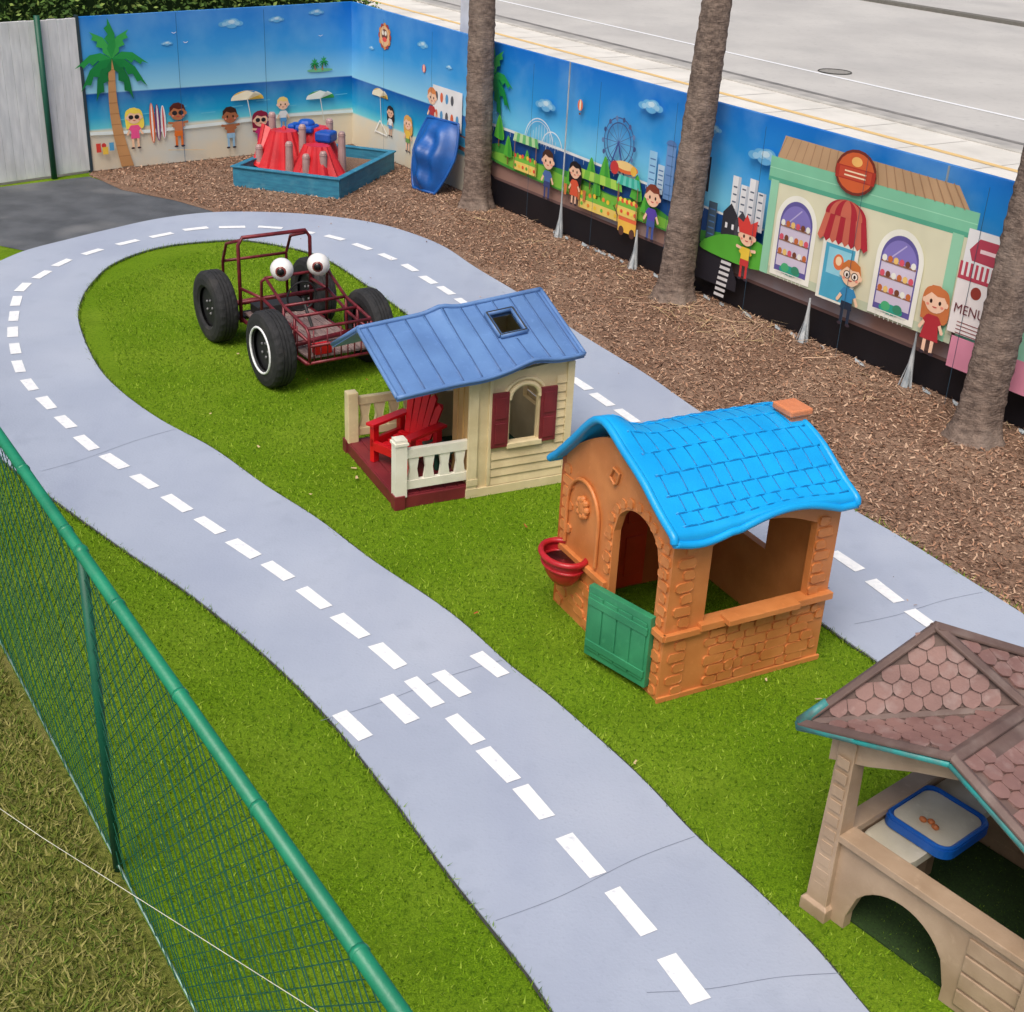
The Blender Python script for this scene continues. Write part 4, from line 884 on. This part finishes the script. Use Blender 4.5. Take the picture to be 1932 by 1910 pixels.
def slab(b,ps,mt,th=.03):
    ps=[Vector(p) for p in ps]; n=len(ps)
    b.add(ps+[p-Vector((0,0,th)) for p in ps],[tuple(range(n)),tuple(range(2*n-1,n-1,-1))]+[(i,(i+1)%n,(i+1)%n+n,i+n) for i in range(n)],mt)
slab(b,[Ap,Lf,V_],P_br2); slab(b,[Lf,Ff,V_],P_br2); slab(b,[Ff,Rt,R2],P_br2); slab(b,[Ff,R2,Bk],P_br2); slab(b,[Ff,Bk,V_],P_br2); slab(b,[Ap,V_,Bk],P_br2); slab(b,[Ap,Bk,L2],P_br2); slab(b,[Ap,L2,Lf],P_br2)
def shingles(b,o,ax,dn,poly,w_,h_,mt):
    ax=Vector(ax).normalized(); dn=Vector(dn); dn=(dn-ax*dn.dot(ax)).normalized(); n=dn.cross(ax); n=n if n.z>0 else -n; o=Vector(o)
    P2=[((Vector(p)-o).dot(ax),(Vector(p)-o).dot(dn)) for p in poly]
    a0=min(p[0] for p in P2);a1=max(p[0] for p in P2);d0=min(p[1] for p in P2);d1=max(p[1] for p in P2)
    r_=0; dd=d0
    while dd<d1:
        a=a0+(w_/2 if r_%2 else 0)-w_
        while a<a1+w_:
            c=(a+w_/2,dd+h_/2)
            g=.48*w_
            pts=[(c[0]+p*g,dd+q*h_) for p,q in ((-1,.1),(1,.1),(0,.9),(0,.5))]
            ins=inside(np.array(pts),P2)
            if ins.sum()>=3:
                sh=[(-g,-h_*.1),(g,-h_*.1),(g,h_*.62),(g*.75,h_*.85),(0,h_*1.06),(-g*.75,h_*.85),(-g,h_*.62)]
                top=[o+ax*(c[0]+p)+dn*(dd+q)+n*(.004+.011*max(0,q)/h_) for p,q in sh]; bot=[p-n*.012 for p in top]; k=len(sh)
                b.add(top+bot,[tuple(range(k))]+[(i,(i+1)%k,(i+1)%k+k,i+k) for i in range(k)],mt)
            a+=w_
        dd+=h_; r_+=1
def inset(ps,t):
    c=sum((Vector(p) for p in ps),Vector())/len(ps); return [Vector(p).lerp(c,t) for p in ps]
shingles(b,Ap,V_-Lf,(Lf+V_)/2-Ap,inset([Ap,Lf,V_],.10),.072,.06,P_br)
shingles(b,Ff,V_-Ff,Lf-Ff,inset([Lf,Ff,V_],.10),.075,.062,P_br)
shingles(b,Ff,V_-Ff,Rt-Ff,inset([Ff,Rt,R2,Bk],.07),.075,.062,P_br)
shingles(b,V_,Bk-V_,V_-Ap,inset([Ap,V_,Bk],.10),.075,.062,P_br)
b.obj('roof',e4)
b=MB()
def cap(p,q,w_,mt,h_=.018):
    p,q=Vector(p),Vector(q); t=(q-p).normalized(); s=t.cross(Vector((0,0,1))).normalized()*w_/2; u_=Vector((0,0,h_))
    b.add([p-s,p+s,q+s,q-s,p-s+u_*.6,p+s+u_*.6,q+s+u_*.6,q-s+u_*.6,p+u_*1.4,q+u_*1.4],[(0,1,5,4),(1,2,6,5),(2,3,7,6),(3,0,4,7),(4,5,8),(7,9,6),(5,6,9,8),(4,8,9,7)],mt)
cap(Ap,Lf,.05,P_br2);cap(Ap,V_,.055,P_br2);cap(Lf,V_,.045,P_br2);cap(Ff,V_,.06,P_br2);cap(V_,Bk,.05,P_br2);cap(Ap,Bk,.06,P_br2); cap(Ap,L2,.05,P_br2); cap(Ff,Rt,.05,P_br2); cap(Lf,Ff,.05,P_br2)
b.obj('ridge_caps',e4,bevel=.004)
b=MB()
b.tube([Lf+Vector((0,-.01,-.012)),Ff+Vector((0,-.012,-.02))],.014,P_teal,n=8); b.tube([Ff+Vector((0,-.012,-.02)),Rt+Vector((0,-.012,-.02))],.014,P_teal,n=8)
b.tube([Lf+Vector((-.01,0,-.01)),L2+Vector((-.01,0,-.012))],.018,P_teal,n=8); b.tube([Lf+Vector((.0,.0,.002)),Lf.lerp(Ap,.2)+Vector((0,0,.012))],[.028,.020],P_teal,n=8); b.tube([Lf+Vector((0,-.01,-.008)),Lf.lerp(Ff,.4)+Vector((0,-.01,-.008))],[.020,.015],P_teal,n=8)
b.obj('worn_fascia',e4,smooth=True)
b=MB()
def rounded(x0,x1,y0,y1,r_,n=5):
    o_=[]
    for cx,cy,t0 in ((x1-r_,y1-r_,0),(x0+r_,y1-r_,90),(x0+r_,y0+r_,180),(x1-r_,y0+r_,270)):
        for k in range(n+1): t=rad(t0+90*k/n); o_.append((cx+r_*math.cos(t),cy+r_*math.sin(t)))
    return o_
fz=lambda a,c,d:(a,c,d)
b.prism(rounded(.03,.27,.10,.84,.09),fz,.32,.36,P_wt)
b.prism(rounded(.03,.36,.26,.60,.06),fz,.37,.41,P_btray)
b.prism(rounded(.055,.335,.285,.575,.05),fz,.41,.4115,P_wt)
rr_=rounded(.042,.348,.272,.588,.055); b.tube([(x_,y_,.415) for x_,y_ in rr_],.011,P_btray,n=6,close=True)
tf=mat('toy_food',srgb(190,110,60),rough=.5)
for k in range(3): b.ell((.17+.03*k,.36+.015*(k%2),.422),(.018,.014,.012),tf,nu=8,nv=6)
b.box(.1,.16,.5,.56,.012,.32,P_tp2); b.obj('play_table',e4,bevel=.006)
b=MB(); b.box(.04,.92,.04,.92,.003,.012,mat('floor_shaded_turf',srgb(40,66,22),srgb(28,48,16),scale=120,rough=1)); b.obj('floor',e4)  # turf under the roof, interior shadow painted in as darker green
# ---------------------------------------------------------------- buggy
P_tyre=mat('tyre_rubber',srgb(40,41,44),srgb(28,29,32),scale=20,rough=.8,bump=.3,bscale=90); overlay(P_tyre,'noise',6,srgb(78,74,70),.56,.8,.5)
P_fr=mat('maroon_steel',srgb(124,40,50),srgb(90,26,36),scale=12,rough=.4,metal=.2)
P_wood=mat('weathered_planks',srgb(156,134,130),srgb(116,96,96),scale=6,rough=.85,stretch=(2,14,2),bump=.4,bscale=40)
bg=empty('dune_buggy_frame',(-2.24,11.06,0),math.atan2(-.815,.58))
def tyre(b,x,y,r_=.308,w_=.185,wall=False):
    prof=[(.55,-.40),(.62,-.50),(.80,-.52),(.93,-.47),(.985,-.38),(1,-.30),(1,-.18),(.975,-.165),(.975,-.145),(1,-.13),(1,-.02),(.975,-.01),(.975,.01),(1,.02),(1,.13),(.975,.145),(.975,.165),(1,.18),(1,.30),(.985,.38),(.93,.47),(.80,.52),(.62,.50),(.55,.40)]
    n=56; vs=[];fs=[]
    for i in range(n):
        t=2*math.pi*i/n
        for q,s_ in prof:
            k=q*r_*(1-(.012 if (i%2 and abs(s_)>.2 and q>.95) else 0)); vs.append((x+k*math.cos(t),y+s_*w_,r_+k*math.sin(t)))
    m_=len(prof)
    for i in range(n):
        for j in range(m_-1): fs.append((i*m_+j,((i+1)%n)*m_+j,((i+1)%n)*m_+j+1,i*m_+j+1))
    b.add(vs,fs,P_tyre)
    b.tube([(x,y-.05,r_),(x,y+.05,r_)],.17,mat('hub_dark',srgb(26,26,30),rough=.6),n=24)
    for k in range(5): t=k*1.2566; b.ell((x+.06*math.cos(t),y-.055,r_+.06*math.sin(t)),(.012,.01,.012),mat('hub_bolt',srgb(120,120,124),rough=.4),nu=8,nv=6)
    if wall: b.tube([(x+.185*math.cos(rad(t)),y-w_*.515,r_+.185*math.sin(rad(t))) for t in range(0,360,12)],.009,white,n=6,close=True)
b=MB()
tyre(b,0,-.475); tyre(b,1.17,-.50,wall=True); tyre(b,1.02,.46); tyre(b,0,.45)
b.obj('tyres',bg)
b=MB(); t_=.0135
def tb(*p,r_=t_): b.tube(list(p),r_,P_fr,n=8)
h=.93
tb((.2,-.33,.2),(.2,-.33,h-.06),(.2,-.29,h),(.2,.29,h),(.2,.33,h-.06),(.2,.33,.2),r_=.017)
for sg in (-1,1):
    tb((.2,sg*.3,h-.02),(-.12,sg*.3,.80),(-.22,sg*.3,.62),(-.22,sg*.3,.22))
    tb((-.25,sg*.33,.22),(1.4,sg*.30,.22),r_=.018)
    tb((.55,sg*.3,.22),(.58,sg*.3,.66),(.62,sg*.28,.70)); tb((.2,sg*.33,.50),(.58,sg*.3,.52)); tb((.62,sg*.28,.70),(.95,sg*.28,.56),(1.36,sg*.28,.50),(1.4,sg*.28,.46),(1.4,sg*.28,.22))
    tb((.58,sg*.3,.52),(.98,sg*.28,.44),(1.38,sg*.28,.40)); tb((.95,sg*.28,.56),(.95,sg*.29,.22)); tb((1.15,sg*.28,.53),(1.15,sg*.29,.22))
tb((.62,-.28,.70),(.62,.28,.70)); tb((.58,-.3,.52),(.58,.3,.52)); tb((.95,-.28,.56),(.95,.28,.56)); tb((1.38,-.28,.50),(1.38,.28,.50)); tb((1.4,-.3,.22),(1.4,.3,.22)); tb((1.4,-.28,.36),(1.4,.28,.36))
tb((-.22,-.3,.62),(-.22,.3,.62)); tb((-.22,-.3,.24),(-.22,.3,.24)); tb((1.15,-.28,.53),(1.15,.28,.53))
for k in range(9): y=-.24+k*.06; tb((1.4,y,.22),(1.4,y,.36 if k%2 else .49),r_=.006)
for k in range(6): tb((.70+k*.1,-.29,.22),(.70+k*.1,-.285,.47),r_=.006)
tb((0,-.42,.30),(0,.42,.30),r_=.022); tb((1.17,-.42,.30),(1.05,.42,.30),r_=.022)
b.obj('tubular_frame',bg,smooth=True)
b=MB()
for k in range(7): y=-.27+k*.078; b.box(.12,1.36,y,y+.072,.238,.258,P_wood)
b.obj('plank_floor',bg,bevel=.003)
b=MB(); blk=mat('seat_black',srgb(36,36,38),rough=.6); b.box(.14,.30,-.22,.22,.262,.34,blk); b.tube([(.9,0,.30),(.72,0,.52)],.014,blk,n=8)
b.tube([(.70+.02*math.cos(rad(t)),.13*math.sin(rad(t)),.53+.13*math.cos(rad(t))) for t in range(0,360,20)],.01,blk,n=6,close=True)
b.box(1.28,1.36,-.20,-.06,.262,.34,P_red); b.box(-.05,.10,-.38,.38,.18,.21,blk); b.obj('seat_and_wheel',bg,bevel=.012)
b=MB(); ew=mat('eye_white',srgb(236,236,236),rough=.25); er=mat('iris_red',srgb(130,60,54),rough=.3); eb_=mat('pupil_black',srgb(14,14,16),rough=.2)
for y in (-.17,.16):
    c=Vector((.70,y,.78)); b.ell(c,(.095,.095,.095),ew,nu=24,nv=16)
    dv=Vector((.75,-.45,.05)).normalized(); q=dv.to_track_quat('Z','Y').to_matrix()
    b.ell(c+dv*.070,(.05,.05,.030),er,nu=16,nv=8,M=q,v0=0,v1=.5); b.ell(c+dv*.086,(.034,.034,.020),eb_,nu=14,nv=8,M=q,v0=0,v1=.5)
b.obj('googly_eyes',bg,smooth=True)
# ---------------------------------------------------------------- sandbox with climbing toy
P_box=mat('sandbox_blue',srgb(48,130,160),srgb(38,110,142),scale=6,rough=.6,bump=.3,bscale=40,stretch=(1,1,6)); overlay(P_box,'noise',8,srgb(90,144,164),.55,.75,.5)
sb=empty('wooden_sandbox',(-3.64,16.20,0),rad(-16)); YL=1.78
b=MB(); b.box(0,1.42,0,.05,0,.24,P_box); b.box(0,1.42,YL-.05,YL,0,.24,P_box); b.box(0,.05,.051,YL-.051,0,.238,P_box); b.box(1.37,1.42,.051,YL-.051,0,.238,P_box)
b.box(-.02,1.44,-.02,.06,.241,.262,P_box); b.box(-.02,1.44,YL-.06,YL+.02,.241,.262,P_box); b.box(-.02,.06,.061,YL-.061,.241,.26,P_box); b.box(1.36,1.44,.061,YL-.061,.241,.26,P_box)
b.obj('box_sides',sb,bevel=.006)
b=MB(); b.box(.05,1.37,.05,YL-.05,.005,.12,mulch); b.obj('sand_fill',sb)
toy=empty('climbing_toy',(-2.84,16.82,.12),rad(-16)); P_tr=plastic('toy_red',(208,40,48),(188,30,40),rough=.4); P_tb=plastic('toy_blue',(22,84,184),(16,70,160),rough=.4); P_pk=plastic('toy_grey_pink',(176,146,144),(154,126,124),rough=.5)
b=MB()
def mound(cx,cy,rx,ry,H,n=22,rib=.10,ph=0,mt=P_tr,K=8):
    vs=[];fs=[]; m_=n*4
    for i in range(K+1):
        t=i/K; k=(1-.55*t**.9)
        for j in range(m_):
            w_=2*math.pi*j/m_; q=k*(1+rib*math.cos(w_*n)*(1-t*.4))
            vs.append((cx+rx*q*math.cos(w_+ph),cy+ry*q*math.sin(w_+ph),H*t))
    for i in range(K):
        for j in range(m_): fs.append((i*m_+j,i*m_+(j+1)%m_,(i+1)*m_+(j+1)%m_,(i+1)*m_+j))
    fs.append(tuple(K*m_+j for j in range(m_))); b.add(vs,fs,mt)
mound(-.25,-.1,.36,.32,.48,n=11); mound(.28,-.25,.36,.28,.38,n=13); mound(.05,.22,.36,.30,.50,n=11)
vs=[];fs=[]
for i in range(9):
    t=i/8
    for j in range(7):
        a=-.16+.32*j/6; vs.append((-.42+a*.9,-.36+.34*t,.02+.44*t**1.4+.05*abs(j-3)/3))
for i in range(8):
    for j in range(6): fs.append((i*7+j,i*7+j+1,(i+1)*7+j+1,(i+1)*7+j))
b.add(vs,fs,P_tr); b.tube([vs[i*7] for i in range(9)],.025,P_tr,n=6); b.tube([vs[i*7+6] for i in range(9)],.025,P_tr,n=6)
b.obj('red_base',toy)
b=MB(); b.box(-.16,.08,.02,.28,.44,.53,P_tb); b.box(.14,.36,-.04,.2,.36,.49,P_tb); b.box(-.30,-.2,.1,.3,.4,.52,P_tb)
b.tube([(-.05,.15,.52),(-.05,.15,.59)],[.12,.09],P_tb,n=14)
b.obj('blue_top',toy,bevel=.03)
b=MB()
for x,y,z_ in ((-.46,.02,.66),(-.28,-.2,.42),(-.02,-.42,.42),(.02,-.12,.58),(.22,-.45,.30),(.42,-.38,.34),(.50,0,.52),(-.52,-.25,.3),(.2,.3,.6)):
    b.tube([(x,y,0),(x,y,z_-.02),(x,y,z_)],[.055,.044,.03],P_pk,n=12); b.tube([(x,y,z_-.05),(x,y,z_-.04)],.05,P_pk,n=12)
b.obj('stump_posts',toy)
b=MB(); P_sh=plastic('shell_blue',(24,92,172),(16,78,152),rough=.4); vs=[];fs=[]; nu,nv=22,20
Ms=Matrix.Translation((-1.30,16.42,.02))@Matrix.Rotation(math.atan2(U[1],U[0])+rad(12),4,'Z')@Matrix.Rotation(rad(-20),4,'X')
for i in range(nv+1):
    for j in range(nu+1):
        v=i/nv; u=-1+2*j/nu; hw=.37*(math.sin(min(1,v*1.08+.30)*math.pi*.5)**.8 if v<.5 else math.cos((v-.5)*math.pi*.55)**.7)
        rb=.05*math.cos(u*8+v*3)*math.sin(v*math.pi)+.045*math.sin(v*16+u*2)*(1-abs(u)); vs.append(Ms@Vector((u*hw,-(.20*(1-u*u)*math.sin(v*math.pi*.9+.15)+rb*(1-u*u)),v*.88)))
for i in range(nv):
    for j in range(nu): fs.append((i*(nu+1)+j,i*(nu+1)+j+1,(i+1)*(nu+1)+j+1,(i+1)*(nu+1)+j))
b.add(vs,fs,P_sh)
rim=[vs[i*(nu+1)] for i in range(nv+1)]+[vs[nv*(nu+1)+j] for j in range(1,nu+1)]+[vs[i*(nu+1)+nu] for i in range(nv-1,-1,-1)]+[vs[j] for j in range(nu-1,0,-1)]
b.tube(rim,.018,P_sh,n=8,close=True); b.obj('sandbox_lid',smooth=True)
